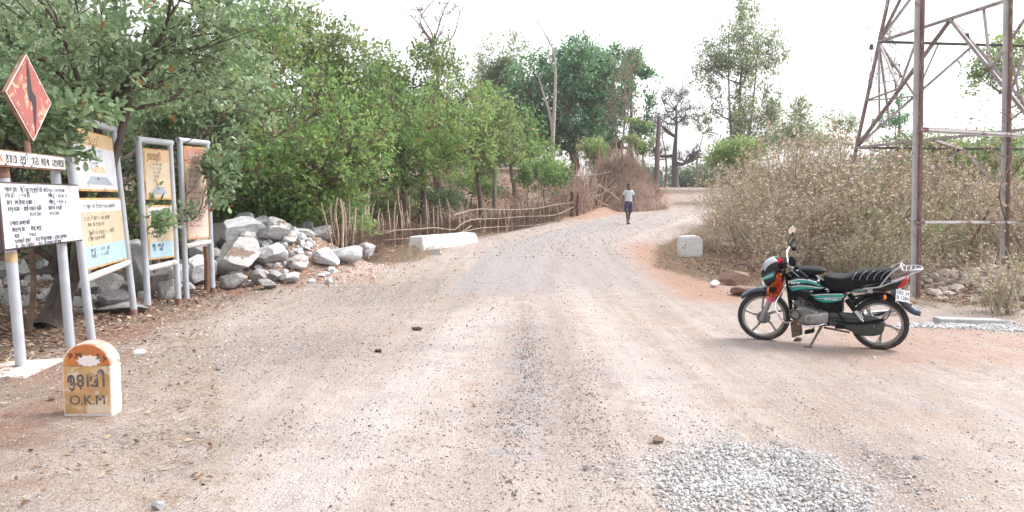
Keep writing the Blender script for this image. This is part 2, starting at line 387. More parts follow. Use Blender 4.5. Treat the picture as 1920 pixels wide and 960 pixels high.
# ------------------------------------------------------------------ scattered stones, litter, grass
ICO_V = []; _ph = (1 + 5 ** .5) / 2
for a_, b_ in ((1, _ph), (-1, _ph), (1, -_ph), (-1, -_ph)): ICO_V += [(0, a_, b_), (a_, b_, 0), (b_, 0, a_)]
ICO_V = np.array(ICO_V) / math.hypot(1, _ph)
def hull_faces(P):
    fs = []
    n = len(P)
    for a in range(n):
        for b in range(a + 1, n):
            for c in range(b + 1, n):
                nn = np.cross(P[b] - P[a], P[c] - P[a]); d = (P - P[a]) @ nn
                if (d <= 1e-9).all(): fs.append((a, b, c))
                elif (d >= -1e-9).all(): fs.append((a, c, b))
    return np.array(fs)
ICO_F = hull_faces(ICO_V)
def stone_shapes(k, seed):
    r = np.random.RandomState(seed); out = []
    for _ in range(k):
        P = ICO_V * r.uniform(.72, 1.15, (12, 1)) + r.normal(size=(12, 3)) * .07
        out.append(P)
    return out
SH = stone_shapes(6, 3)
def stones(name, X_, Y_, size, m, label, seed, sink=.25, flat=.65, dz=0, tone=None, kind='stuff'):
    r = np.random.RandomState(seed); n = len(X_); ps = []
    tone = r.uniform(0, 1, n) if tone is None else tone
    zz = hz(X_, Y_)
    which = r.randint(0, len(SH), n); R = rotmats(n, r, tilt=.3)
    for k, s in enumerate(SH):
        q = which == k
        if not q.any(): continue
        sc = size[q][:, None] * np.stack([r.uniform(.7, 1.2, q.sum()), r.uniform(.6, 1.0, q.sum()), r.uniform(.45, .9, q.sum()) * flat / .65], 1)
        P = np.stack([X_[q], Y_[q], zz[q] + size[q] * (.5 - sink) * .7 + (dz[q] if not np.isscalar(dz) else dz)], 1)
        ps.append(scatter(s, ICO_F, P, R[q], sc, tone[q]))
    V, F, T = merge(ps)
    return tag(link(name, npmesh(name, V, F, m, T)), label, None, None, kind)
rng = np.random.RandomState(11)
M_grav = tonemat('pale_crushed_stone', [(.22, .21, .20), (.38, .37, .37), (.50, .495, .50), (.62, .62, .63)])
M_peb = tonemat('road_pebbles', [(.15, .12, .11), (.27, .22, .20), (.36, .29, .25), (.48, .42, .39), (.62, .58, .55)])
# loose pebbles all over the road: density by perspective (more near)
n = 36000
yy = 3.4 + 24 * rng.beta(1.1, 3.0, n); xx = rng.uniform(-.72, .72, n) * (yy + .5)
clus = np.clip(.40 + .9 * wob(xx * 1.3, yy * 1.3, 1.5) + .4 * wob(xx, yy, 5), .06, 1) ** 1.5
keep = rng.uniform(size=n) < clus; xx, yy = xx[keep], yy[keep]; sz = .004 + .010 * rng.beta(1.1, 5, len(xx)) + .00032 * yy
sz = np.where(rng.uniform(size=len(xx)) < .012, sz * 2.2, sz)
stones('road_pebbles', xx, yy, sz * .9, M_peb, 'small loose pebbles and grit spread over the dusty road', 1)
n = 5000; yy = rng.uniform(20, 62, n); xx = road_x(yy) + rng.normal(size=n) * 2.0
stones('far_road_stones', xx, yy, .012 + .04 * rng.beta(1, 5, n), M_peb, 'loose stones on the climbing part of the road', 41)
# darker grit in the dark patches
P0 = []
for (cx, cy, sx, sy, k) in ((-2.1, 8.4, .8, 1.1, 1500), (.25, 7.3, .22, 1.6, 2000), (-2.2, 13., 1.3, 1.6, 3200), (-1.9, 5.2, .6, .4, 700), (.1, 5.2, .5, .8, 1200), (-3.6, 6.8, .6, .5, 500)):
    P0.append(np.stack([rng.normal(cx, sx, k), rng.normal(cy, sy, k)], 1))
P0 = np.concatenate(P0); stones('dark_grit', P0[:, 0], P0[:, 1], .005 + .012 * rng.beta(1.2, 4, len(P0)), tonemat('grey_grit', [(.13, .12, .12), (.24, .22, .21), (.36, .33, .31)]), 'patches of dark grey grit along the wheel tracks', 2)
# crushed-stone patch at the bottom right
n = 8600; g1 = ground(1405, 880)
an = rng.uniform(0, 2 * pi, n); rr = np.where(rng.uniform(size=n) < .62, np.sqrt(rng.uniform(0, 1, n)), np.abs(rng.normal(size=n)) * .75) * (1 + .16 * np.sin(3 * an + 1) + .13 * np.sin(5 * an) + .08 * np.sin(9 * an))
xx = g1[0] + .02 + rr * .80 * np.cos(an) + rng.normal(size=n) * .05 + .0; yy = g1[1] - .22 + rr * .86 * np.sin(an) + rng.normal(size=n) * .05
xx = xx + (yy - g1[1]) * .12
edge = np.clip(rr, 0, 1); sz = np.where(edge > .8, .62, 1) * (.0045 + .016 * rng.beta(1.3, 3.2, n)); 
stones('crushed_stone_patch', xx, yy, sz, M_grav, 'patch of pale crushed stone on the road in the foreground', 3, sink=.1, dz=np.where(edge < .7, rng.uniform(0, .006, n), 0))
n = 2200; xx = g1[0] + rng.normal(size=n) * .75 + .15; yy = g1[1] + rng.normal(size=n) * .6 - .15; xx = xx + (yy - g1[1]) * -.35
stones('spilled_chips', xx, yy, .005 + .009 * rng.beta(1.2, 3, n), M_grav, 'pale stone chips spilled round the crushed stone patch', 31)
# pale gravel strip behind the motorcycle to the right
n = 5200; t = rng.uniform(0, 1, n) ** .8; 
xx = 4.75 + t * 3.0; yy = 9.95 - t * .45 + rng.normal(size=n) * (.05 + .26 * t)
stones('pale_gravel_strip', xx, yy, .010 + .022 * rng.beta(1.4, 3, n), M_grav, 'strip of pale gravel along the verge behind the motorcycle', 4, sink=.15)
# rubble verge stones (left verge, under the thicket)
n = 5200; xx = rng.normal(-4.1, 1.0, n); yy = rng.uniform(7, 21, n); 
stones('verge_stones', xx, yy, .007 + .03 * rng.beta(1, 6, n), M_peb, 'broken stones and clods along the left verge', 5)
n = 2600; xx = rng.normal(-3.9, .75, n); yy = rng.normal(16.0, .9, n)
stones('reddish_rubble', xx, yy, .012 + .05 * rng.beta(1, 5, n), tonemat('reddish_rubble', [(.30, .15, .10), (.42, .25, .18), (.5, .36, .29), (.66, .60, .56)]), 'reddish rubble spread below the white boulders', 6)
n = 3200; yy = rng.uniform(10.3, 22, n); xx = apr = np.interp(yy, [10, 12.5, 15, 18, 24], [9, 6.6, 4.2, 3.8, 4.8]) + np.abs(rng.normal(size=n)) * 2.0 - .3
stones('thicket_edge_rubble', xx, yy, .012 + .06 * rng.beta(1, 5, n), tonemat('brown_rubble', [(.17, .11, .085), (.30, .22, .18), (.45, .38, .33)]), 'brown rubble and clods under the dry thicket', 7)
# fallen leaves
LEAF = np.array([(0, 0, 0), (.3, .2, .05), (.72, .24, .06), (1, 0, 0), (.72, -.24, .06), (.3, -.2, .05)]); LEAF_F = np.array([(0, 3, 2, 1), (0, 5, 4, 3)])
def litter_field(name, xx, yy, s0, s1, m, label, seed):
    r = np.random.RandomState(seed); n = len(xx)
    P = np.stack([xx, yy, hz(xx, yy) + r.uniform(.004, .03, n)], 1)
    V, F, T = scatter(LEAF - (.5, 0, 0), LEAF_F, P, rotmats(n, r, tilt=.4), r.uniform(s0, s1, n), r.uniform(0, 1, n))
    return tag(link(name, npmesh(name, V, F, m, T)), label, None, None, 'stuff')
M_lit = tonemat('dry_leaf_litter', [(.11, .06, .04), (.22, .13, .085), (.33, .22, .15), (.46, .35, .26)])
n = 10000; yy = rng.uniform(6.0, 20, n); xx = -4.9 - np.abs(rng.normal(size=n)) * 2.4 + .5 * rng.normal(size=n)
litter_field('leaf_litter', xx, yy, .04, .10, M_lit, 'dry brown leaves covering the soil under the cashew trees', 8)
n = 9000; yy = rng.uniform(20, 46, n); xx = road_x(yy) - 4.5 - np.abs(rng.normal(size=n)) * 5
litter_field('hillside_litter', xx, yy, .07, .2, tonemat('reddish_litter', [(.2, .10, .065), (.33, .19, .13), (.48, .34, .26)]), 'dry leaves on the red bank behind the stick fence', 9)
n = 5200; yy = rng.uniform(11, 24, n); xx = np.interp(yy, [10, 12.5, 15, 18, 24], [8, 6.2, 4.3, 3.9, 4.9]) + np.abs(rng.normal(size=n)) * 1.6
litter_field('thicket_litter', xx, yy, .04, .13, M_lit, 'dry leaves and chaff at the foot of the thicket', 10)
n = 650; yy = rng.uniform(4, 11, n); xx = -(yy * .36) - np.abs(rng.normal(size=n)) * 1.1 - .1
litter_field('verge_litter', xx, yy, .02, .06, M_lit, 'scattered leaf scraps on the left verge', 12)
# dry straw-like grass lying on the left verge and roadside
def straw(name, xx, yy, L0, L1, m, label, seed, lie=.25, rad=.0012):
    r = np.random.RandomState(seed); n = len(xx)
    a = np.stack([xx, yy, hz(xx, yy)], 1); th = r.uniform(0, 2 * pi, n); L_ = r.uniform(L0, L1, n)
    b = a + np.stack([np.cos(th) * L_, np.sin(th) * L_, L_ * np.abs(r.normal(size=n)) * lie], 1)
    P = curvy(a, b, 4, r, .12); P[:, :, 2] = np.maximum(P[:, :, 2], hz(P[:, :, 0], P[:, :, 1]) + .002)
    V, F, T = tubes(P, np.repeat(np.array([[1, .8, .6, .3]]), n, 0) * rad, 3, r.uniform(0, 1, n))
    return tag(link(name, npmesh(name, V, F, m, T)), label, None, None, 'stuff')
M_straw = tonemat('dry_straw', [(.20, .14, .09), (.36, .27, .18), (.52, .42, .30)])
n = 5200; yy = rng.uniform(3.6, 12, n); xx = -(yy * .40) - np.abs(rng.normal(size=n)) * .9 + .2
straw('dry_grass_scraps', xx, yy, .03, .13, M_straw, 'short dry grass stalks lying on the left verge', 13)
n = 6000; yy = rng.uniform(11.5, 30, n); xx = np.interp(yy, [10, 12.5, 15, 18, 24, 30], [7, 5.4, 3.7, 3.3, 4.4, 6.8]) + np.abs(rng.normal(size=n)) * 1.0
straw('thicket_grass', xx, yy, .08, .35, M_straw, 'dry grass tangle along the edge of the thicket', 14, .5, .0022)
n = 6000; yy = rng.uniform(19, 36, n); xx = road_x(yy) - 3.2 - np.abs(rng.normal(size=n)) * 1.2
straw('fence_grass', xx, yy, .08, .4, M_straw, 'dry grass along the foot of the stick fence', 15, .6, .0025)
# ------------------------------------------------------------------ trees
def barkmat(nm, c, bump=.5): return mat(nm, c, .9, var=.35, vscale=9, bump=bump, bscale=25)
B_dark = barkmat('dark_bark', (.075, .055, .045)); B_grey = barkmat('grey_bark', (.17, .145, .125)); B_brown = barkmat('brown_bark', (.15, .10, .075))
B_pale = barkmat('pale_bark', (.36, .32, .29)); B_purple = barkmat('mauve_bark', (.17, .13, .13))
L_cashew = leafmat('cashew_leaf', (.085, .145, .07), (.29, .40, .22), (.32, .16, .05), rough=.38, trans=.28)
L_bright = leafmat('bright_cashew_leaf', (.06, .135, .045), (.25, .39, .12), (.36, .20, .05), rough=.42, trans=.35)
L_olive = leafmat('olive_leaf', (.09, .145, .055), (.28, .36, .14), (.34, .20, .09), trans=.35)
L_deep = leafmat('deep_green_leaf', (.06, .15, .075), (.19, .36, .18), (.10, .17, .05), trans=.25)
L_mist = leafmat('pale_green_leaf', (.15, .20, .11), (.33, .39, .22), (.36, .30, .18), trans=.35)
L_fresh = leafmat('fresh_green_leaf', (.12, .20, .07), (.31, .42, .16), (.3, .32, .07), trans=.4)
L_dry = leafmat('dry_brown_leaf', (.16, .11, .08), (.33, .25, .19), (.40, .33, .24), trans=.25)

def cluster(P, k, rng, it=7):
    C = P[rng.choice(len(P), min(k, len(P)), replace=False)].copy()
    for _ in range(it):
        d = ((P[:, None] - C[None]) ** 2).sum(-1); a = d.argmin(1)
        for j in range(len(C)):
            q = a == j
            if q.any(): C[j] = P[q].mean(0)
    return C, a
def tree(name, label, base, lobes, ntips, nleaf, lsize, leaf, bark, seed, trunk_r=.12, fork=.3, cat='tree', group=None, twist=.12,
         rosette=True, gap=.0, gapf=1.2, limbs=7, droop=0., shell=.45, lean=(0, 0), twig=.006, spread=.14, flat=.5, stems=None, lk=.55):
    """lobes: (x,y,z,rx,ry,rz) world; tips fill them; wood joins trunk > limbs > branches > twigs to every tip"""
    rng = np.random.RandomState(seed); base = np.array(base, float)
    base[2] = onz(base[0], base[1]) - .05
    lob = np.array(lobes, float); wgt = lob[:, 3] * lob[:, 4] * lob[:, 5]; wgt = wgt ** .8; wgt /= wgt.sum()
    T = []
    while sum(map(len, T)) < ntips:
        k = rng.choice(len(lob), ntips, p=wgt); u = rng.normal(size=(ntips, 3)); u /= np.linalg.norm(u, axis=1)[:, None]
        r = rng.uniform(0, 1, ntips) ** shell
        p = lob[k, :3] + u * r[:, None] * lob[k, 3:6] * (1 + .18 * noise3(u * 2 + k[:, None], 1.5, seed)[:, None])
        if gap: p = p[noise3(p, gapf, seed + 1) > gap - .5 * 1]
        p = p[p[:, 2] > hz(p[:, 0], p[:, 1]) + .15]
        T.append(p)
    T = np.concatenate(T)[:ntips]
    nb = max(limbs * 3, ntips // 9); Bc, ba = cluster(T, nb, rng, 4)
    Lc, la = cluster(Bc, limbs, rng, 6)
    top = T[:, 2].max(); lowest = T[:, 2].min(); H = top - base[2]
    parts = []
    # trunk
    cen = T.mean(0); f = base + (cen - base) * np.array([.25, .25, 0]) ; f[2] = base[2] + H * fork
    axis_end = np.array([cen[0], cen[1], base[2] + H * .80]) if fork < .9 else f
    tp = np.array([base, base * .5 + f * .5 + rng.normal(size=3) * trunk_r * .8, f, f * .5 + axis_end * .5 + rng.normal(size=3) * H * .02 * twist * 8, axis_end]); tp = smooth_path(tp, 14)
    tr = trunk_r * np.interp(np.linspace(0, 1, 14), [0, .06, .45, 1], [1.35, 1.0, .62, .12])
    v, fc, _ = tubes(tp[None], tr[None], 9); parts.append((v, fc, None))
    if stems:
        for sx, sy in stems:
            e = axis_end + np.array([sx, sy, 0]) * 2.2; b0 = base + np.array([sx, sy, 0]) * .25
            q = smooth_path([b0, b0 * .5 + e * .5 + np.array([sx, sy, 0]) * .4, e], 10)
            v, fc, _ = tubes(q[None], (trunk_r * .7 * np.linspace(1, .15, 10))[None], 7); parts.append((v, fc, None))
    if not nleaf: lk = .85
    # limbs
    mids = []; lw = []
    for c in Lc:
        hh = min(max(c[2] - np.hypot(*(c[:2] - cen[:2])) * .55, tp[3, 2]), tp[-2, 2]); j = int(np.argmin(np.abs(tp[:, 2] - hh))); s = tp[j]
        m_ = s * .45 + c * .55 + np.array([0, 0, -.08 * np.linalg.norm(c - s)]) + rng.normal(size=3) * np.linalg.norm(c - s) * twist
        q = smooth_path([s, m_, c], 9); r0 = min(tr[j] * .85, trunk_r * lk)
        v, fc, _ = tubes(q[None], (r0 * np.linspace(1, .12 if nleaf else .4, 9))[None], 6); parts.append((v, fc, None)); lw.append(r0); mids.append(q)
    a = np.array([mids[k][rng.randint(4, 9)] for k in la]); q = curvy(a, Bc, 6, rng, twist, .02)
    r0 = np.array([lw[k] for k in la]) * (.25 if nleaf else .5)
    v, fc, _ = tubes(q, r0[:, None] * np.linspace(1, .4, 6)[None], 5); parts.append((v, fc, None))
    a = q[ba, rng.randint(2, 6, len(T))]; q2 = curvy(a, T, 5, rng, twist, -.03)
    tw = np.minimum(r0[ba] * .45, twig * 2.2)
    v, fc, _ = tubes(q2, np.maximum(tw[:, None] * np.linspace(1, .35, 5)[None], twig * .35), 3); parts.append((v, fc, None))
    if not nleaf:      # bare: extra fine twiglets
        k = 2; a = np.repeat(q2[:, 2:5].reshape(-1, 3), k, 0); u = rng.normal(size=a.shape); u[:, 2] = np.abs(u[:, 2]) * .9 + .1; u /= np.linalg.norm(u, axis=1)[:, None]
        e = a + u * rng.uniform(.15, .55, len(a))[:, None] * spread * 5
        v, fc, _ = tubes(curvy(a, e, 3, rng, .12), np.repeat(np.array([[.7, .5, .25]]), len(a), 0) * twig, 3); parts.append((v, fc, None))
    V, F, _ = merge(parts)
    root = empty(name, tuple(base), (0, 0, 0), label, cat, group)
    link('trunk', npmesh('trunk', V - base, F, bark, smooth=True), root)
    if nleaf:
        n = len(T) * nleaf; tip = np.repeat(T, nleaf, 0); dirn = np.repeat((T - q2[:, 2]) / (np.linalg.norm(T - q2[:, 2], axis=1)[:, None] + 1e-6), nleaf, 0)
        along = rng.uniform(0, 1, n)[:, None]; back = np.repeat(q2[:, 3], nleaf, 0)
        pos = tip * (1 - along * .8) + back * along * .8 + rng.normal(size=(n, 3)) * spread * .35
        # leaf frame: points outward and up, blade roughly level with scatter
        d = dirn * .6 + rng.normal(size=(n, 3)) * .75; d[:, 2] += .25 - droop; d /= np.linalg.norm(d, axis=1)[:, None]
        up = np.array([0, 0, 1.]) + rng.normal(size=(n, 3)) * flat; s_ = np.cross(up, d); s_ /= np.linalg.norm(s_, axis=1)[:, None] + 1e-6; nn = np.cross(d, s_)
        R = np.stack([d, s_, nn], 2); sc = lsize * rng.uniform(.6, 1.2, n)
        ct = np.clip(.5 + .25 * noise3(T, 1.1 / max(.4, lob[:, 3].mean()) * 1.5, seed + 3) + rng.normal(size=len(T)) * .12, .02, .9)
        tone = np.clip(np.repeat(ct, nleaf) + rng.normal(size=n) * .16, 0, .94); tone[rng.uniform(size=n) < .012] = 1.
        V, F, tn = scatter(LEAF, LEAF_F, pos, R, sc, tone)
        link('crown', npmesh('crown', V - base, F, leaf, tn), root)
    return root

CASH = 'cashew trees growing along the left side of the road'
# near cashew hanging over the signs
def A(px, py, d): return tuple(at(px, py, d))
def lob(px, py, d, rx, rz, ry=None): p = at(px, py, d); return (p[0], p[1], p[2], rx, ry or rx, rz)
tree('cashew_tree', 'big near cashew tree with dark forked trunk behind the painted signboard', at(85, 610, 9.7),
     [lob(60, 40, 9.8, 2.0, 1.3), lob(250, 90, 10.8, 1.4, .85, 1.0), lob(370, 90, 12.0, 1.3, .85, .9), lob(370, 170, 14.8, 1.6, 1.1, .8), lob(110, 200, 11.4, 1.3, 1.0, .7), lob(-120, 250, 9.8, 1.6, 1.5), lob(240, -60, 9, 1.8, 1.0), lob(430, 60, 11.2, 1.0, .8), lob(440, 210, 14.2, 1.0, .9), lob(300, 230, 14.0, 1.5, 1.0), lob(-40, 380, 11.5, 1.2, .7), lob(60, 420, 11.8, .7, .35)],
     1350, 12, .115, L_cashew, B_dark, 21, trunk_r=.15, fork=.2, limbs=14, spread=.16, shell=.5, stems=[(.25, .1)], group=CASH, flat=.6, lk=.32, gap=.25, gapf=1.7)
# hanging sprays in front of the boards (belong to a young cashew between the frames)
tree('cashew_tree', 'young cashew tree with sprays hanging in front of the painted boards', (-5.75, 9.4, 0),
     [lob(150, 205, 8.7, .28, .16), lob(120, 265, 8.6, .2, .2), lob(185, 205, 9.2, .25, .12), lob(172, 300, 8.7, .12, .10), lob(60, 215, 9.5, .6, .3)],
     130, 11, .125, L_cashew, B_brown, 22, trunk_r=.04, fork=.4, limbs=4, spread=.12, group=CASH)
tree('cashew_tree', 'low cashew sapling reaching in front of the last notice frame', (-5.75, 12.6, 0),
     [lob(335, 215, 13.2, .5, .25), lob(300, 420, 11.1, .16, .14), lob(350, 400, 11.8, .17, .14), lob(400, 225, 14.6, .5, .35), lob(290, 365, 11.6, .2, .14), lob(415, 330, 12.9, .35, .5)],
     240, 11, .125, L_cashew, B_brown, 23, trunk_r=.045, fork=.3, limbs=6, spread=.12, group=CASH)
tree('cashew_tree', 'dense cashew tree with foliage down to the white boulders', at(520, 455, 18.6),
     [lob(430, 240, 17.0, 1.9, 1.9), lob(560, 260, 17.6, 2.0, 1.7), lob(520, 130, 18, 1.6, 1.2), lob(640, 300, 18.2, 1.4, 1.3), lob(500, 360, 17.6, 1.3, .7), lob(380, 350, 17.2, 1.3, 1.0), lob(560, 370, 18.2, 1.5, .6), lob(620, 385, 18.8, 1.3, .5), lob(450, 60, 17.5, 1.1, .9)],
     1500, 11, .12, L_bright, B_brown, 24, trunk_r=.16, fork=.2, limbs=11, spread=.2, group=CASH, flat=.55, gap=.18, gapf=1.5)
tree('cashew_tree', 'rounded cashew tree behind the left part of the stick fence', at(765, 400, 28),
     [lob(690, 225, 27, 2.2, 1.9), lob(800, 240, 27.5, 2.3, 1.7), lob(740, 300, 27, 2.0, 1.1), lob(640, 190, 26, 1.7, 1.5), lob(860, 280, 28, 1.6, 1.1), lob(620, 310, 24.6, 1.2, 1.2), lob(700, 335, 27, 1.6, .6)],
     1500, 11, .14, L_bright, B_brown, 25, trunk_r=.15, fork=.18, limbs=11, spread=.24, group=CASH, gap=.15, gapf=1.3)
tree('cashew_tree', 'open reddish cashew tree beside the wooden post behind the fence', at(905, 375, 33),
     [lob(890, 225, 33, 1.9, 1.3), lob(915, 285, 33, 1.7, 1.0), lob(840, 195, 33, 1.5, 1.2), lob(935, 200, 33, .9, .7), lob(940, 320, 33, 1.0, .5)],
     950, 10, .15, L_olive, B_brown, 26, trunk_r=.12, fork=.2, limbs=9, spread=.24, group=CASH, gap=.2)
tree('cashew_tree', 'tall sparse cashew tree with sky showing through its top', at(560, 430, 25),
     [lob(520, 40, 25, 1.3, 1.1), lob(600, 60, 25, 1.3, .9), lob(560, 110, 25.5, 2, 1.0), lob(680, 80, 26, 1.1, 1.1), lob(470, 90, 24.5, 1.3, 1.2), lob(640, 140, 26, 1.6, .8)],
     900, 9, .15, L_olive, B_grey, 27, trunk_r=.14, fork=.4, limbs=10, spread=.26, gap=.35, gapf=1.6, group=CASH)
tree('cashew_tree', 'slim upright cashew tree standing above the fence with clear sky behind', at(790, 395, 31),
     [lob(745, 150, 31, 1.3, 1.1), lob(820, 110, 31, 1.5, .7), lob(850, 170, 31, 1.2, 1.2), lob(780, 215, 31.5, 1.8, 1.1), lob(700, 150, 31, .9, .7)],
     700, 10, .16, L_olive, B_dark, 28, trunk_r=.13, fork=.45, limbs=9, spread=.26, gap=.3, gapf=1.5, group=CASH)
tree('cashew_sapling', 'small rounded cashew sapling on a thin stem beside the fence end', at(1020, 386, 35.8),
     [lob(1015, 320, 35.8, 1.2, 1.0), lob(985, 330, 35.8, .65, .65), lob(1050, 325, 35.8, .65, .65)],
     360, 10, .14, L_bright, B_brown, 29, trunk_r=.05, fork=.35, limbs=6, spread=.2, group=CASH)
tree('cashew_tree', 'cashew tree at the far left edge behind the diamond sign', (-9.5, 12.5, 0),
     [(-9.3, 12.5, 3.0, 2.2, 2, 1.8), (-8.2, 13.2, 1.9, 1.6, 1.4, 1.2), (-11, 13.5, 3.2, 2, 2, 2)],
     900, 11, .14, L_cashew, B_dark, 30, trunk_r=.15, fork=.2, limbs=9, spread=.2, group=CASH)
tree('cashew_tree', 'shaded cashew tree filling the gap behind the notice frames', (-8.6, 17.5, 0),
     [(-8.4, 17.5, 3.0, 2.3, 1.8, 2.0), (-10.4, 18, 3.4, 2, 2, 2.2), (-7.4, 18.5, 1.9, 1.8, 1.4, 1.0)],
     1000, 11, .14, L_cashew, B_dark, 31, trunk_r=.16, fork=.2, limbs=9, spread=.2, group=CASH)
tree('cashew_tree', 'spreading cashew tree deep in the wood behind the boulders', (-9.5, 27, 0),
     [(-9.0, 27, 3.8, 3, 2, 2.2), (-12, 27, 4.4, 3, 2, 2.6), (-6.4, 28, 3.0, 2.2, 2, 1.6)],
     1100, 10, .17, L_olive, B_brown, 32, trunk_r=.18, fork=.2, limbs=9, spread=.26, group=CASH)
tree('cashew_tree', 'low cashew bush tree on the red bank behind the sapling', at(965, 345, 41),
     [lob(960, 250, 41, 1.8, 1.6), lob(920, 270, 41, 1.6, 1.2), lob(1000, 285, 41, 1.3, .8), lob(900, 190, 41, 1.3, 1.0)],
     600, 10, .2, L_bright, B_brown, 33, trunk_r=.12, fork=.2, limbs=8, spread=.3, group=CASH)
for k, (x_, y_, s_, lb) in enumerate([(-14, 21, 1.2, 'cashew tree at the outer left of the wood, twentieth metre back'), (-6, 36, 1.0, 'broad cashew tree far back on the red bank'), (-14, 38, 1.3, 'hindmost broad cashew tree in the left wood')]):
    lb = ['outermost cashew tree at the left of the wood', 'broad cashew tree far back on the red bank', 'hindmost broad cashew tree in the left wood'][k]
    tree('cashew_tree', lb, (x_, y_, 0), [(x_, y_, 3.6 * s_ + onz(x_, y_) * .6, 3.2 * s_, 2.4, 2.2 * s_), (x_ + 2, y_ + 1, 2.6 * s_ + onz(x_, y_) * .6, 2.2, 2, 1.5)], 750, 9, .2, L_olive if k else L_cashew, B_brown, 34 + k, trunk_r=.16, fork=.2, limbs=8, spread=.3, group=CASH)

# ---- middle distance
FARG = 'trees at the bend of the road'
tree('leafless_tree', 'bare red-brown tree with angular boughs rising above the cashews', at(825, 380, 35),
     [lob(790, 20, 35, .9, .9), lob(840, 10, 35, .8, 1.1), lob(825, 70, 35, .9, .7), lob(775, 60, 35, .7, .4), lob(870, 20, 35, .4, .9)],
     34, 0, 0, None, barkmat('red_brown_bark', (.20, .13, .115)), 41, trunk_r=.24, fork=.62, limbs=7, twist=.2, twig=.017, spread=.16)
tree('feathery_tree', 'pale feathery tree at the left of the big dark green tree', at(935, 340, 56),
     [lob(945, 110, 56, 2.0, 1.9), lob(925, 150, 56, 1.6, 1.6), lob(965, 170, 56, 1.7, 2.2)],
     900, 9, .2, L_mist, B_grey, 42, trunk_r=.18, fork=.4, limbs=9, spread=.4, gap=.35, gapf=1.2, droop=.5)
tree('broadleaf_tree', 'big dense dark green tree at the bend of the road', at(1085, 335, 52),
     [lob(1010, 180, 52, 2.6, 3.0), lob(1075, 150, 52, 2.8, 2.4), lob(1120, 190, 52.5, 2.4, 2.6), lob(1000, 245, 52, 2.2, 1.6), lob(1075, 245, 51.5, 2.8, 1.8), lob(1085, 105, 52, 1.6, 1.2), lob(1140, 130, 52, 1.3, 1.2), lob(965, 200, 52, 1.2, 1.6)],
     2600, 10, .24, L_deep, B_brown, 43, trunk_r=.4, fork=.15, limbs=14, spread=.4, shell=.42)
tree('broadleaf_tree', 'dark broadleaf tree with open right side above the brush bank', at(1185, 335, 54),
     [lob(1190, 200, 54, 1.3, 1.8), lob(1205, 160, 54, 1.0, 1.2), lob(1195, 250, 54, 1.4, .9), lob(1170, 120, 54, 1.3, 1.2), lob(1155, 260, 54.5, 1.5, 1.5)],
     700, 10, .24, L_deep, B_dark, 44, trunk_r=.22, fork=.3, limbs=8, spread=.36, gap=.35)
tree('leafless_tree', 'tall mauve-grey tree of fine bare twigs in front of the dark one', at(1165, 345, 48),
     [lob(1165, 150, 48, 1.1, 2.0), lob(1180, 120, 48, 1.0, 1.0), lob(1150, 210, 48, 1.0, 1.6), lob(1185, 210, 48, .8, 1.4)],
     420, 3, .13, L_dry, B_purple, 45, trunk_r=.11, fork=.3, limbs=11, twist=.08, twig=.012, spread=.22, stems=[(-.25, 0), (.25, 0)])
# white barked dead tree
wt = empty('dead_tree', tuple(at(1035, 310, 46)), (0, 0, 0), 'white-barked dead tree with a forked leafless top', 'tree')
mb = MB(); wl = wt.location
def tp_(pts, rad, d=46, mbx=None, m_=B_pale, org=None, sides=7):
    P = np.array([at(a, b, d) for a, b in pts]) - np.array(org if org is not None else wl)
    r = np.interp(np.linspace(0, 1, 18), np.linspace(0, 1, len(rad)), rad); (mbx or mb).tube(smooth_path(P, 18), r, m_, sides)
tp_([(1036, 330), (1036, 270), (1039, 215), (1041, 160), (1041, 120), (1038, 95), (1030, 80), (1020, 60), (1008, 40), (1002, 25)], [.16, .12, .11, .09, .06, .035, .015])
tp_([(1036, 245), (1030, 210), (1020, 180), (1008, 140), (1002, 128)], [.09, .07, .04, .015])
tp_([(1041, 130), (1033, 115), (1027, 98), (1030, 82), (1034, 74)], [.06, .05, .03, .02])
tp_([(1030, 80), (1024, 58), (1020, 45), (1027, 50)], [.03, .012, .008]); tp_([(1031, 78), (1040, 60), (1044, 40), (1042, 22)], [.025, .012, .006]); tp_([(1024, 60), (1032, 50), (1040, 44)], [.015, .006])
tp_([(1014, 50), (1006, 34), (998, 22)], [.015, .006]); tp_([(1008, 40), (1012, 24), (1008, 12)], [.012, .005])
mb.build('trunk', wt, smooth=True)
tree('leafless_tree', 'gnarled bare tree with level boughs beside the wooden pole', at(1266, 356, 63),
     [lob(1262, 190, 63, 1.4, 1.6), lob(1240, 230, 63, 1.2, 1.2), lob(1290, 225, 63, 1.6, 1.2), lob(1295, 290, 63, 1.4, .9), lob(1225, 280, 63, 1.2, 1.2), lob(1280, 175, 63, 1.3, 1.0)],
     230, 0, 0, None, barkmat('slate_bark', (.13, .115, .12)), 46, trunk_r=.30, fork=.45, limbs=12, twist=.16, twig=.022, spread=.28)
tree('leafless_tree', 'thin bare tree just left of the gnarled one', at(1247, 352, 66),
     [lob(1247, 240, 66, .9, 2.0), lob(1240, 290, 66, .9, 1.0)], 70, 0, 0, None, barkmat('mauve_brown_bark', (.2, .14, .13)), 47, trunk_r=.12, fork=.5, limbs=6, twist=.14, twig=.02, spread=.25)
tree('leafless_tree', 'slim bare tree with a V fork over the crest of the road', at(1302, 350, 68),
     [lob(1330, 240, 68, 1.0, 1.2), lob(1300, 250, 68, .8, 1.4), lob(1345, 275, 68, .8, .7)], 90, 2, .16, L_mist, barkmat('rosy_bark', (.24, .17, .16)), 48, trunk_r=.12, fork=.35, limbs=5, twist=.12, twig=.02, spread=.25, stems=[(.5, 0)])
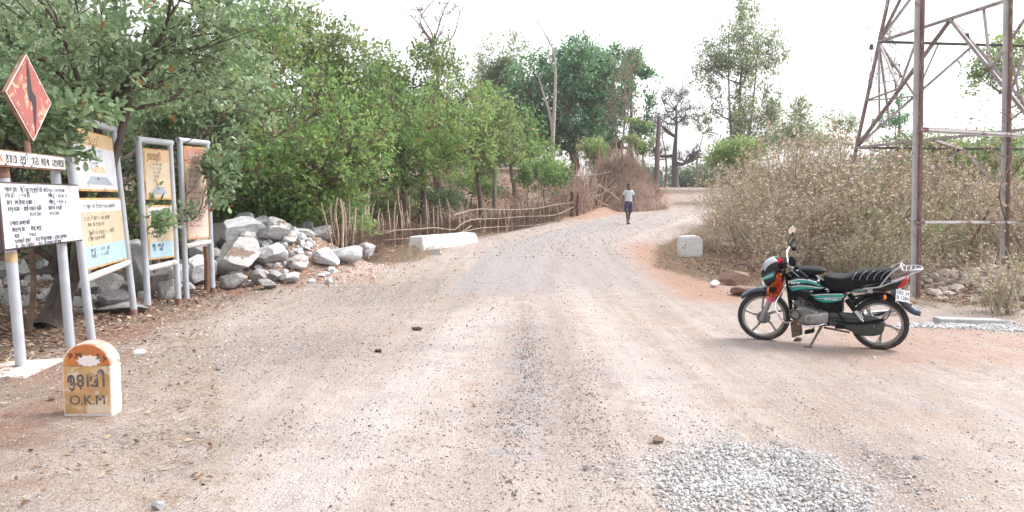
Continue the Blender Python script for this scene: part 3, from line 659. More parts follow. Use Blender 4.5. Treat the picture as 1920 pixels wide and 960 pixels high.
tree('tall_tree', 'tall slender tree with sparse leaves standing above the thicket', at(1385, 330, 56),
     [lob(1385, 35, 56, 1.6, 1.8), lob(1345, 90, 56, 1.8, 1.7), lob(1430, 95, 56, 2.0, 1.9), lob(1390, 140, 56, 2.6, 1.8), lob(1330, 150, 56, 1.5, 1.9), lob(1445, 150, 56, 1.4, 1.5), lob(1380, 215, 56, 2.6, 1.7), lob(1330, 225, 56, 1.2, 1.2), lob(1440, 215, 56, 1.6, 1.3), lob(1400, 265, 56, 2.4, 1.2), lob(1375, 10, 56, .7, .8)],
     2100, 8, .19, L_mist, B_purple, 49, trunk_r=.19, fork=.25, limbs=15, spread=.42, gap=.30, gapf=1.0, twist=.07, twig=.012, stems=[(-.5, 0), (.45, 0)])
tree('leafy_shrub', 'fresh green bush at the left end of the dry thicket', at(1375, 350, 46),
     [lob(1370, 290, 46, 1.4, .9), lob(1400, 280, 46, 1.2, .8), lob(1345, 300, 46, .8, .6)], 420, 10, .2, L_fresh, B_grey, 50, trunk_r=.06, fork=.2, limbs=7, spread=.3, cat='shrub')
tree('small_tree', 'small yellowish tree between the tall tree and the pylon', at(1500, 340, 44),
     [lob(1495, 225, 44, 1.2, 1.1), lob(1470, 265, 44, 1.4, .9), lob(1530, 260, 44, 1.4, .8), lob(1500, 200, 44, .6, .5)], 480, 8, .16, L_mist, B_purple, 51, trunk_r=.09, fork=.3, limbs=8, spread=.3, gap=.3)
tree('small_tree', 'thin wispy tree close to the left leg of the pylon', at(1575, 340, 50),
     [lob(1575, 230, 50, 1.6, .9), lob(1550, 215, 50, .8, .6), lob(1600, 225, 50, .8, .7), lob(1560, 265, 50, 1.5, .6)], 260, 6, .16, L_mist, B_purple, 52, trunk_r=.07, fork=.4, limbs=8, spread=.3, gap=.4)
tree('twisted_tree', 'twisted bare tree with two green tufts seen through the pylon', at(1690, 350, 27),
     [lob(1665, 90, 27, .7, 1.2), lob(1690, 140, 27, .6, .8), lob(1640, 140, 27, .7, .5), lob(1680, 50, 27, .5, .8)], 60, 0, 0, None, B_purple, 53, trunk_r=.09, fork=.5, limbs=7, twist=.22, twig=.010, spread=.14)
tree('leafy_shrub', 'dark green creeper-covered shrub at the foot of the twisted tree', at(1680, 350, 26.5),
     [lob(1692, 185, 26.5, .3, .22), lob(1672, 225, 26.5, .75, .3), lob(1690, 262, 26.5, .6, .25)], 170, 9, .09, L_deep, B_dark, 54, trunk_r=.06, fork=.5, limbs=5, spread=.14, cat='shrub')
tree('roadside_tree', 'yellow-green tree behind the right post, reaching over it', at(1905, 330, 34),
     [lob(1900, 70, 34, 1.3, 1.3), lob(1850, 130, 34, 1.0, .8), lob(1880, 200, 34, 1.0, .9), lob(1935, 150, 34, 1.6, 1.8), lob(1820, 160, 34, .6, .5), lob(1890, 40, 34, .7, .6), lob(1825, 230, 34, .35, .35)],
     620, 9, .15, L_fresh, B_grey, 55, trunk_r=.14, fork=.3, limbs=10, spread=.24, gap=.38, gapf=1.8)
for k, (px, py, d, rx, rz, lb) in enumerate([(1745, 285, 26, 1.1, .6, 'green bush behind the left steel post'), (1810, 285, 28, 1.1, .65, 'green bush seen between the two steel posts'), (1880, 280, 27, 1.0, .7, 'green bush behind the right steel post'), (1950, 270, 25, 1.3, 1.2, 'tall green bush cut by the right edge of the photo'), (1215, 215, 48, .9, .9, 'bright green bush on the end of the brush bank'), (1110, 285, 45, 1.0, .8, 'light green bush on top of the bank beside the dead canes')]):
    p = at(px, py, d)
    if k == 4: p = at(1195, 245, 47)
    tree('leafy_shrub', lb, (p[0], p[1], 0), [(p[0], p[1], p[2], rx, rx, rz), (p[0] + .3 * rx, p[1], p[2] - rz * .9, rx * .7, rx * .6, rz * .7)], 260, 9, .13 if k < 4 else .17, L_fresh if k > 3 else L_bright, B_grey, 60 + k, trunk_r=.04, fork=.25, limbs=6, spread=.2, cat='shrub', gap=.2)

# undergrowth: leafy bushes between the trunks
UG = 'leafy bushes between the cashew trunks'
for k, (px, py, d, rx, rz, lb) in enumerate([(470, 385, 18.5, 1.2, .55, 'leafy bush just above the top of the boulder pile'), (600, 395, 20.5, 1.2, .6, 'leafy bush between the boulders and the first fence stakes'), (700, 365, 30, 1.6, .6, 'leafy bush in shade behind the left fence stakes'), (800, 355, 32, 1.5, .6, 'leafy bush behind the middle of the stick fence'), (400, 370, 19.5, 1.2, .9, 'leafy bush behind the farthest notice frame'), (240, 420, 16, 1.2, .7, 'leafy bush seen between the first two notice frames'), (20, 430, 14.5, 1.3, .6, 'leafy bush under the notice board at the left edge'), (880, 335, 36, 1.4, .7, 'leafy bush beside the wooden post on the bank')]):
    p = at(px, py, d); tree('leafy_bush', lb, (p[0], p[1], 0), [(p[0], p[1], p[2], rx, rx, rz), (p[0] + .4 * rx, p[1] + .3, p[2] - rz * .7, rx * .8, rx * .7, rz * .8)], 260, 9, .14, (L_cashew, L_bright, L_olive)[k % 3], B_brown, 90 + k, trunk_r=.04, fork=.2, limbs=6, spread=.2, cat='bush', group=UG, gap=.1)
# ---- background wood beyond the crest (one mass far away)
def far_wood():
    rng = np.random.RandomState(77); ps = []
    for (x0, x1, y0, y1, n, h) in ((-110, 2, 62, 95, 56, 6.5), (14, 30, 100, 118, 12, 5.0), (24, 110, 80, 110, 60, 4.4), (-60, -14, 44, 60, 16, 5.5)):
        for _ in range(n):
            cx, cy = rng.uniform(x0, x1), rng.uniform(y0, y1); hh = h * rng.uniform(.6, 1.15); z0 = onz(cx, cy)
            k = 1100; u = rng.normal(size=(k, 3)); u /= np.linalg.norm(u, axis=1)[:, None]; r = rng.uniform(0, 1, k) ** .4
            p = np.array([cx, cy, z0 + hh * .55]) + u * r[:, None] * np.array([hh * .45, hh * .45, hh * .5]) * (1 + .25 * noise3(u * 2, 2, int(cx * 7) % 900)[:, None])
            ps.append((p, np.clip(rng.normal(.5, .1) + rng.normal(size=k) * .15, 0, 1)))
    P = np.concatenate([a for a, b in ps]); t = np.concatenate([b for a, b in ps]); n = len(P)
    V, F, T = scatter(LEAF, LEAF_F, P, rotmats(n, rng), rng.uniform(.2, .5, n), t * .9)
    tag(link('far_wood', npmesh('far_wood', V, F, leafmat('far_wood_leaf', (.05, .09, .045), (.14, .19, .09)), T)), 'distant wood behind the bend and along the plain', None, None, 'stuff')
far_wood()
# ---- distant hills
def hill(name, cx, cy, rx, ry, h, label, seed):
    u = np.linspace(-1, 1, 90); X_, Y_ = np.meshgrid(u, u); rr = np.sqrt(X_ ** 2 + Y_ ** 2)
    Z_ = h * np.clip(1 - rr ** 1.6, -.05, 1) * (1 + .12 * wob(X_ * 3 + seed, Y_ * 3, 1.5)) + h * .03 * wob(X_ * 9, Y_ * 9 + seed, 2)
    V = np.stack([cx + X_ * rx, cy + Y_ * ry, Z_ - 1], -1).reshape(-1, 3); i = np.arange(89)[:, None] * 90 + np.arange(89)[None]
    F = np.stack([i, i + 1, i + 91, i + 90], -1).reshape(-1, 4)
    tag(link(name, npmesh(name, V, F, mat('forested_hill', (.09, .12, .07), .95, var=.4, vscale=.05, bump=1, bscale=.2), smooth=True)), label, None, None, 'structure')
hill('hills', -270, 330, 200, 110, 118, 'wooded slate-blue hill above the left trees', 2.)
hill('hills', 330, 400, 190, 80, 46, 'low faded hill beyond the right-hand bushes', 5.)

# ------------------------------------------------------------------ dry shrubs
M_dry = tonemat('dry_stems', [(.11, .085, .06), (.22, .175, .13), (.34, .28, .21), (.56, .48, .38)])
def dry_shrub_mesh(seed, H=2.4, R=1.2, stems=46, tw=9, heads=520, leaves=70, arch=.5):
    r = np.random.RandomState(seed)
    a = np.zeros((stems, 3)); a[:, :2] = r.normal(size=(stems, 2)) * .16 * R
    th = r.uniform(0, 2 * pi, stems); rr = R * np.sqrt(r.uniform(0, 1, stems)); hh = H * r.uniform(.45, 1, stems) * (1 - .25 * (rr / R) ** 2)
    b = a + np.stack([np.cos(th) * rr, np.sin(th) * rr, hh], 1)
    t = np.linspace(0, 1, 7); P = a[:, None] * (1 - t)[None, :, None] + b[:, None] * t[None, :, None]
    P[:, :, 2] += hh[:, None] * .28 * np.sin(pi * t)[None] * arch; P += np.cumsum(r.normal(size=P.shape), 1) * .022
    P[:, 0, 2] = -.03
    ps = [tubes(P, np.repeat(np.linspace(1, .35, 7)[None], stems, 0) * r.uniform(.005, .010, (stems, 1)), 3, r.uniform(0, 1, stems))]
    n = stems * tw; s = np.repeat(np.arange(stems), tw); j = r.randint(1, 7, n); a2 = P[s, j]
    u = r.normal(size=(n, 3)); u[:, 2] += .55; u /= np.linalg.norm(u, axis=1)[:, None]; L_ = r.uniform(.15, .75, n) * R * .55
    P2 = curvy(a2, a2 + u * L_[:, None], 5, r, .10); P2[:, :, 2] = np.maximum(P2[:, :, 2], .02)
    ps.append(tubes(P2, np.repeat(np.linspace(1, .4, 5)[None], n, 0) * .0034, 3, r.uniform(0, 1, n)))
    k = 2; a3 = np.repeat(P2[:, 3], k, 0); u = r.normal(size=(n * k, 3)); u[:, 2] += .5; u /= np.linalg.norm(u, axis=1)[:, None]
    P3 = curvy(a3, a3 + u * r.uniform(.06, .22, n * k)[:, None], 3, r, .1); ps.append(tubes(P3, np.repeat(np.array([[1, .7, .4]]), n * k, 0) * .0024, 3, r.uniform(.2, 1, n * k)))
    V, F, T = merge(ps); nf = len(F); midx = [0] * nf
    ns = 16; th = r.uniform(0, 2 * pi, ns); a4 = np.zeros((ns, 3)); a4[:, :2] = r.normal(size=(ns, 2)) * .3 * R; b4 = a4 + np.stack([np.cos(th) * R * r.uniform(.2, 1.1, ns), np.sin(th) * R * r.uniform(.2, 1.1, ns), H * r.uniform(.3, .95, ns)], 1)
    P4 = curvy(a4, b4, 8, r, .10); P4[:, :, 2] = np.maximum(P4[:, :, 2], .02); v4, f4, t4 = tubes(P4, np.repeat(np.linspace(1, .4, 8)[None], ns, 0) * .008, 4, np.full(ns, 1.)); F = np.concatenate([F, f4 + len(V)]); V = np.concatenate([V, v4]); T = np.concatenate([T, t4]); midx += [0] * len(f4)
    # seed heads: small ragged clusters near twig ends, upper part
    ends = np.concatenate([P2[:, -1], P3[:, -1]]); ends = ends[ends[:, 2] > H * .35]
    e = ends[r.randint(0, len(ends), heads)]; m = 4; c = np.repeat(e, m, 0) + r.normal(size=(heads * m, 3)) * .016
    q = np.array([(-.5, -.5, 0), (.5, -.4, .1), (.45, .5, 0), (-.5, .4, .15)]); V2, F2, T2 = scatter(q, np.array([(0, 1, 2, 3)]), c, rotmats(len(c), r), r.uniform(.016, .044, len(c)), r.uniform(.2, 1, len(c)))
    off = len(V); V = np.concatenate([V, V2]); F = np.concatenate([F, F2 + off]); T = np.concatenate([T, T2]); midx += [1] * len(F2)
    if leaves:
        e = np.concatenate([P2[:, 2], P2[:, 4]]); c = e[r.randint(0, len(e), leaves)] + r.normal(size=(leaves, 3)) * .03
        V2, F2, T2 = scatter(LEAF, LEAF_F, c, rotmats(leaves, r), r.uniform(.04, .08, leaves), r.uniform(.2, .95, leaves))
        off = len(V); V = np.concatenate([V, V2]); F = np.concatenate([F, F2 + off]); T = np.concatenate([T, T2]); midx += [2] * len(F2)
    return npmesh('dry_shrub', V, F, [M_dry, tonemat('seed_heads', [(.38, .29, .21), (.56, .45, .34), (.72, .62, .50)]) if 'sh' not in MATS else MATS['sh'], L_olive], T, midx=midx)
protos = [dry_shrub_mesh(100 + k, leaves=l, heads=h) for k, (l, h) in enumerate(((160, 560), (480, 420), (110, 700), (1100, 200)))]
THK = 'dry shrubs of the thicket along the right side of the road'
rs = np.random.RandomState(9)
# (px, top py, depth, scale, proto, label)
TH = [
 (1345, 385, 29, .62, 0, 'lowest dry shrub at the road end of the thicket'),
 (1362, 322, 33, .95, 1, 'straw-coloured shrub under the fresh green bush'),
 (1395, 330, 26, .92, 2, 'dry shrub behind the far end of the thicket, above the white block'),
 (1330, 430, 22.5, .42, 0, 'small dry shrub close behind the white block'),
 (1400, 380, 21.5, .8, 0, 'dry shrub above the brown laterite stones'),
 (1440, 300, 24, 1.08, 2, 'tall dry shrub with many seed heads left of the mirror'),
 (1455, 360, 18.5, .8, 1, 'tangled dry shrub directly behind the front mirror'),
 (1490, 290, 21, 1.0, 0, 'high dry shrub rising above the handlebar'),
 (1510, 375, 16.5, .78, 2, 'dry shrub behind the fuel tank'),
 (1545, 282, 22, 1.1, 2, 'tallest dry shrub in the middle of the thicket'),
 (1570, 350, 17.0, .85, 0, 'dry shrub behind the motorcycle seat'),
 (1600, 290, 20, 1.05, 1, 'dry shrub at the foot of the pylon leg'),
 (1630, 330, 16.5, .95, 2, 'dry shrub above the luggage rail'),
 (1655, 295, 19.5, 1.0, 0, 'dry shrub between the pylon leg and the left steel post'),
 (1685, 355, 15.0, .8, 3, 'half-green shrub leaning on the left steel post'),
 (1740, 300, 18.5, .98, 2, 'dry shrub just right of the left steel post'),
 (1790, 295, 20.5, 1.0, 0, 'dry shrub in the middle between the steel posts'),
 (1800, 390, 17.2, .75, 3, 'greenish shrub under the lower crossbar'),
 (1745, 400, 16.8, .75, 3, 'green-tinged shrub beside the left post under the crossbar'),
 (1845, 330, 18.5, .95, 1, 'dry shrub left of the right steel post'),
 (1900, 310, 16.5, .95, 0, 'dry shrub behind the right steel post'),
 (1930, 360, 13.5, .8, 2, 'dry shrub cut by the right edge of the photo'),
 (1885, 470, 10.9, .42, 1, 'low greenish shrub at the foot of the right post beside the gravel'),
 (1700, 470, 13.8, .4, 0, 'low dry tuft behind the motorcycle tail'),
 (1480, 440, 15.6, .55, 0, 'low dry tangle between the front wheel and the thicket'),
 (1590, 440, 14.9, .55, 1, 'low tangle behind the rear of the seat'),
 (1430, 300, 31, 1.1, 0, 'back-row shrub below the tall slender tree'),
 (1520, 270, 29, 1.15, 2, 'back-row shrub below the small yellowish tree'),
 (1610, 275, 27, 1.1, 1, 'back-row shrub behind the pylon leg'),
 (1700, 280, 25, 1.05, 3, 'back-row shrub with green leaves inside the pylon'),
 (1850, 285, 25, 1.1, 3, 'back-row green shrub right of the pylon centre'),
 (1640, 430, 14.2, .6, 3, 'low green tangle under the luggage rail')]
for k, (px, py, d, sc, pr, lb) in enumerate(TH):
    p = at(px, py, d); z0 = onz(p[0], p[1]); s = max(.3, (p[2] - z0) / (2.05 if d > 24.5 else 1.72 if d > 20 else 1.9))
    o = link('dry_shrub', protos[pr], None, (p[0], p[1], z0 - .02), (0, 0, rs.uniform(0, 6.28)))
    wd = min(1.35, max(s, .55) * 1.15); o.scale = (wd, wd, s); tag(o, lb, 'shrub', THK)
# brush bank at the bend: mound with dead canes
def bush_bank():
    p = at(1165, 360, 42); 
    u = np.linspace(0, 1, 26); th = np.linspace(0, 2 * pi, 49)[:-1]; V = []; r_ = np.random.RandomState(3)
    for a in u:
        for t in th:
            rr = (1 - a) * 1.0; x_ = cos(t) * rr * 2.5; y_ = sin(t) * rr * 1.9; V.append((x_, y_, 1.8 * (1 - rr ** 2.2) * (1 + .1 * sin(3 * t + 1)) - .45 * (rr > .9)))
    V = np.array(V); V += noise3(V, 2.2, 4)[:, None] * .10 * np.array([1, 1, .8])
    i = np.arange(25)[:, None] * 48; j = np.arange(48)[None]; F = np.stack([i + j, i + (j + 1) % 48, i + 48 + (j + 1) % 48, i + 48 + j], -1).reshape(-1, 4)
    z0 = onz(p[0], p[1]); root = empty('brush_heap', (p[0], p[1], z0), (0, 0, .5), 'rounded heap of dry brush on the outside of the bend', 'brush heap')
    link('earth_mound', npmesh('earth_mound', V, F, mat('brush_soil', (.19, .125, .10), .95, var=.4, vscale=4, bump=1, bscale=12), smooth=True), root)
    n = 8000; k = r_.randint(0, len(V), n); a = V[k] + r_.normal(size=(n, 3)) * .08; u = r_.normal(size=(n, 3)) * .6 + V[k] * np.array([.25, .25, .2]); u[:, 2] += .5; u /= np.linalg.norm(u, axis=1)[:, None]
    b = a + u * (r_.uniform(.08, .55, n) * (1 + .8 * (a[:, 2] > 1.6)))[:, None]; P = curvy(a, b, 4, r_, .12)
    V2, F2, T2 = tubes(P, np.repeat(np.array([[1, .8, .6, .4]]), n, 0) * .008, 3, r_.uniform(0, 1, n)); link('dry_twigs', npmesh('dry_twigs', V2, F2, tonemat('russet_twigs', [(.16, .10, .08), (.30, .21, .165), (.48, .38, .30)]), T2), root)
bush_bank()
def canes(px, d, h, n, wd, lb, seed, col=None):
    r_ = np.random.RandomState(seed); p = at(px, 350, d); z0 = onz(p[0], p[1]); a = np.zeros((n, 3)); a[:, 0] = r_.normal(size=n) * wd; a[:, 1] = r_.normal(size=n) * wd * .6; a[:, 2] = -.05
    b = a * 1.3 + np.stack([r_.normal(size=n) * wd * .6, r_.normal(size=n) * wd * .4, h * r_.uniform(.5, 1.1, n)], 1); P = curvy(a, b, 6, r_, .05)
    ps = [tubes(P, np.repeat(np.linspace(1, .4, 6)[None], n, 0) * .02, 4, r_.uniform(0, 1, n))]
    k = n * 7; a2 = P[r_.randint(0, n, k), r_.randint(1, 6, k)]; u = r_.normal(size=(k, 3)); u[:, 2] += .6; P2 = curvy(a2, a2 + u * r_.uniform(.1, .4, k)[:, None], 4, r_, .1)
    ps.append(tubes(P2, np.repeat(np.array([[1, .7, .5, .3]]), k, 0) * .009, 3, r_.uniform(0, 1, k))); V, F, T = merge(ps)
    tag(link('dead_canes', npmesh('dead_canes', V, F, col, T), None, (p[0], p[1], z0)), lb, 'canes', 'clumps of dead canes on the bank')
M_cane = tonemat('rosy_canes', [(.22, .13, .11), (.36, .24, .20), (.52, .38, .31)])
canes(1065, 38, 2.6, 50, .5, 'clump of dead rosy canes above the fence end', 1, M_cane)
canes(1130, 44, 3.6, 70, .6, 'tall clump of dead rosy canes behind the brush heap', 2, M_cane)
canes(1168, 45, 3.4, 60, .45, 'upright dead canes behind the top of the brush heap', 3, M_cane)
canes(1095, 41, 2.2, 60, .7, 'low spread of dead canes between fence and brush heap', 4, M_cane)
canes(985, 37, 1.3, 60, .9, 'low dead canes on the red bank behind the sapling', 5, M_cane)
# ------------------------------------------------------------------ painted signs
def paintmat(nm, col, rust=(.20, .085, .045), thr=.60, **k): return mat(nm, col, .55, var=.10, vscale=5, col2=rust, thr=thr, tscale=k.pop('ts', 9), bump=.12, bscale=60, **k)
M_post = paintmat('grey_painted_steel', (.40, .42, .46), (.24, .17, .14), .66); M_postrust = mat('rusty_steel', (.22, .12, .085), .85, var=.35, vscale=14, bump=.4, bscale=50)
M_white = paintmat('white_sign_paint', (.52, .53, .57), (.42, .34, .29), .60, ts=5); M_ink = mat('sign_lettering', (.03, .03, .045), .7, var=.5, vscale=20)
M_border = mat('dark_frame_edge', (.07, .045, .045), .7, var=.4)
# strokes of the Odia letters in a unit cell (x 0..1, y 0..1, matras may leave it)
def arc(cx, cy, rx, ry, a0, a1, n=9): return [(cx + rx * cos(radians(a0 + (a1 - a0) * i / n)), cy + ry * sin(radians(a0 + (a1 - a0) * i / n))) for i in range(n + 1)]
BAR = [(.9, 1), (.9, 0)]
G = {
 'p': [[(.1, .55), (.12, .9), (.35, 1), (.6, .85), (.58, .55), (.35, .4), (.12, .3), (.3, .05), (.9, .05)], BAR],
 'r': [arc(.45, .6, .38, .38, -40, 230) + [(.2, .1)]],
 'n': [arc(.4, .62, .32, .36, 200, -60), [(.1, .1), (.5, .02), (.9, .1)], BAR],
 'm': [[(.1, .95), (.5, 1), (.5, .5), (.1, .45), (.15, .05), (.9, .05)], BAR],
 'D': [[(.15, .9), (.5, 1), (.75, .75), (.35, .55), (.75, .35), (.5, .02), (.15, .2)], BAR],
 'a': [[(.5, 1), (.5, 0)]],
 'g': [arc(.4, .55, .32, .42, 160, -100), BAR],
 's': [[(.1, .2), (.1, .9), (.4, 1), (.5, .6), (.3, .4), (.6, .05)], [(.5, .6), (.9, .6)], BAR],
 'd': [arc(.45, .72, .34, .26, -60, 230), arc(.45, .26, .34, .25, 120, -200), [(.45, -.15), (.47, -.2)]],
 'k': [arc(.42, .55, .36, .4, -100, 200), [(.42, .2), (.75, 0), (.95, .2)], [(.4, .9), (.4, .35)]],
 'y': [[(.1, .9), (.1, .2), (.4, .02), (.9, .05)], [(.1, .55), (.5, .6), (.5, .95)], BAR],
 'j': [arc(.3, .6, .24, .3, 0, 330), [(.54, .6), (.6, .05), (.95, .1), (.95, .9), (.7, 1)]],
 't': [arc(.45, .55, .36, .42, 250, -90), [(.45, .13), (.2, .3)]],
 'c': [arc(.5, .5, .38, .46, 60, 320), [(.3, .5), (.8, .5)]],
 'u': [[(.2, -.15), (.5, -.35), (.8, -.1)]], 'i': [arc(.4, 1.1, .4, .28, 0, 180)], 'I': [arc(.3, 1.1, .4, .3, 0, 180), [(.7, 1.1), (.7, 0)]],
 'e': [[(.7, 1), (.25, .8), (.25, .15), (.55, 0), (.75, .25), (.45, .4)]], 'R': [[(-.5, -.1), (-.2, -.35), (.25, -.15)]],
 ':': [[(.4, .75), (.45, .7)], [(.4, .25), (.45, .2)]], '-': [[(.1, .5), (.8, .5)]], '.': [[(.4, .05), (.45, 0)]],
 '0': [arc(.5, .45, .3, .4, 0, 360)], '1': [arc(.5, .6, .28, .3, 200, -60) + [(.6, 0)]], '2': [arc(.45, .7, .3, .25, 180, -60) + [(.1, .05), (.8, .05)]], '7': [[(.8, .9), (.3, .8), (.3, .3), (.7, .05)]], '8': [arc(.5, .7, .25, .22, 0, 360), arc(.5, .25, .3, .25, 0, 360)],
 '(': [arc(.8, .5, .5, .6, 120, 240)], ')': [arc(.2, .5, .5, .6, -60, 60)],
}
NARROW = {'a': .5, ':': .5, '.': .45, '(': .5, ')': .5, 'e': .7, 'I': .8}; OVER = 'uiR'
def write(mbx, s, x, z, h, wd, y, m, gapw=1.18, sw=.09, slope=0., wear=0., seed=0):
    """draw a string of stroke letters in the local xz plane, facing -y"""
    cx = x; r_ = random.Random(seed + len(s))
    for ch in s:
        if ch == ' ': cx += wd * .6; continue
        base_x = cx - wd * gapw if ch in OVER else cx
        cw = wd * NARROW.get(ch, 1)
        for st in G.get(ch, []):
            if wear and r_.random() < wear: continue
            pts = [(base_x + a * cw, z + b * h + slope * (base_x + a * cw - x)) for a, b in st]
            for (x0, z0), (x1, z1) in zip(pts[:-1], pts[1:]):
                L = math.hypot(x1 - x0, z1 - z0) or 1e-6; tx, tz = (x1 - x0) / L, (z1 - z0) / L; q = sw * h / 2
                x0_, z0_, x1_, z1_ = x0 - tx * q * .6, z0 - tz * q * .6, x1 + tx * q * .6, z1 + tz * q * .6
                V = [(x0_ - tz * q, y, z0_ + tx * q), (x1_ - tz * q, y, z1_ + tx * q), (x1_ + tz * q, y, z1_ - tx * q), (x0_ + tz * q, y, z0_ - tx * q)]
                y -= 1.5e-6; mbx.add(V, [(0, 1, 2, 3)], m)
        if ch not in OVER: cx += cw * gapw
    return cx
# --- A: project board with diamond
a0 = ground(40, 690); sgn = empty('project_signboard', (a0[0], a0[1], a0[2]), (radians(-2.4), 0, radians(97)), 'white painted notice board with name strip and red diamond on two grey posts', 'signboard')
b1 = MB(); b1.tube([(0, 0, -.1), (0, 0, 1.78)], .048, M_post, 14); o = b1.build('post', sgn, True)
b1 = MB(); b1.tube([(1.09, 0, -.1), (1.09, 0, 1.95)], .048, M_post, 14); b1.build('post', sgn, True)
b1 = MB(); b1.tube([(0, 0, 1.78), (0, 0, 2.02)], .05, M_postrust, 14); b1.build('rusty_collar', sgn, True); b1 = MB(); b1.tube([(0, 0, 1.0), (0, 0, 1.09)], .051, mat('rusty_yellow_steel', (.42, .29, .17), .8, var=.3), 14); b1.build('rusty_band', sgn, True)
b1 = MB(); b1.box((-.1, .02, -.01), (.8, .55, .06), mat('pinkish_concrete', (.52, .44, .41), .9, var=.2, bump=.5)); b1.build('concrete_footing', sgn, bevel=.02)
bd = MB(); bd.box((.55, -.075, 1.43), (1.72, .028, .62), M_border); br = bd.build('notice_board', sgn, bevel=.004)
f = MB(); f.box((.55, -.094, 1.43), (1.69, .006, .59), M_white); face = f.build('painted_face', br, bevel=.001)
tx = MB(); yb = -.0985
rows = [(-.22, 1.655, 'rasutar nam :- picuDi ekaR gaku kurudI (aniCakaI) 10.0 -2.01 (1.00)'), (-.22, 1.60, 'erad edIG:. :- 1.10 kimi'), (-.2, 1.535, 'parD bars nirman kaDsr :-'), (-.19, 1.475, 'karyu kaDta :- Danti sancar kamiti'), (.22, 1.42, '01.01.2007'), (-.17, 1.345, 'erksan ekrsn jati :'), (-.15, 1.285, 'Dkadarku nam      : sancu sarupu'), (-.13, 1.225, 'Dkana           : 11000.'), (-.11, 1.175, 'karyakari Dntru  :- gram nirman sansTa. erdka markata')]
for k, (x, z, s) in enumerate(rows): write(tx, s, x, z, .036, .024, yb, M_ink, sw=.17, slope=.0, wear=.02, seed=k)
for k, (x, z, s) in enumerate([(.62, 1.60, 'barsik mulu :- 072.00 lkh'), (.62, 1.535, 'barsik mulu :- 11.01 lkh'), (.62, 1.475, 'Dntri sahs kaDmi'), (.64, 1.42, '01.01.2007')]): write(tx, s, x, z, .036, .022, yb, M_ink, sw=.17, seed=40 + k)
write(tx, 'purba adikarI jantrI :- gram ubnti parsad amadi sansTa', -.11, 1.14 - .008, .03, .022, yb, M_ink, sw=.17)
tx.build('lettering', br)
st = MB(); st.box((.41, -.075, 1.955), (1.44, .03, .155), M_postrust); sr = st.build('name_strip', sgn, bevel=.004)
f = MB(); f.box((.425, -.0945, 1.957), (1.37, .007, .125), paintmat('strip_cream_paint', (.72, .68, .66), (.36, .18, .11), .60, ts=6)); f.build('painted_face', sr)
tx = MB(); cx = -.15
for wd_ in ('pRDan', 'mnRI', 'gRam', 'sdk', 'eyajna'): cx = write(tx, wd_, cx, 1.920, .066, .052, -.0995, M_ink, sw=.2) + .055
tx.build('lettering', sr)
# diamond
dm = MB(); dc = (.49, 2.575); hw, hh_ = .46, .415
M_red = mat('faded_red_paint', (.40, .13, .115), .65, var=.12, vscale=4, col2=(.66, .46, .30), thr=.565, tscale=8, bump=.1, soft=.05)
pts = [(dc[0], dc[1] - hh_), (dc[0] + hw, dc[1]), (dc[0], dc[1] + hh_), (dc[0] - hw, dc[1])]
dm.prism(pts, -.07, -.03, mat('rusted_box_edge', (.30, .15, .11), .85, var=.35, vscale=9, col2=(.6, .5, .45), thr=.62)); dr = dm.build('diamond_box', sgn)
k_ = .955; f = MB(); f.prism([(dc[0] + (x - dc[0]) * k_, dc[1] + (z - dc[1]) * k_) for x, z in pts], -.077, -.0701, M_red); f.build('painted_face', dr)
wl_ = MB()
for (x0, z0), (x1, z1) in zip(pts, pts[1:] + pts[:1]): wl_.beam((x0, -.071, z0), (x1, -.071, z1), .012, .006, mat('worn_white_edge', (.66, .58, .54), .8, var=.2), up=(0, 1, 0))
wl_.build('edge_line', dr)
bolt = [(-.01, .39), (.025, .27), (.055, .08), (.075, .06), (.14, .03), (.15, -.03), (.11, -.2), (.055, -.36), (.045, -.37), (.04, -.2), (.035, -.04), (-.03, -.03), (-.075, .03), (-.055, .2), (-.03, .33)]
f = MB(); f.prism([(dc[0] + a * .75 - .0, dc[1] + b * .95) for a, b in bolt], -.081, -.0772, mat('bolt_black_paint', (.045, .04, .05), .6, var=.3)); f.build('lightning_mark', dr)
f = MB(); f.tube([(dc[0] + .0, -.01, 2.03), (dc[0], -.01, 2.16)], .028, M_postrust, 10); f.build('stalk', dr, True)
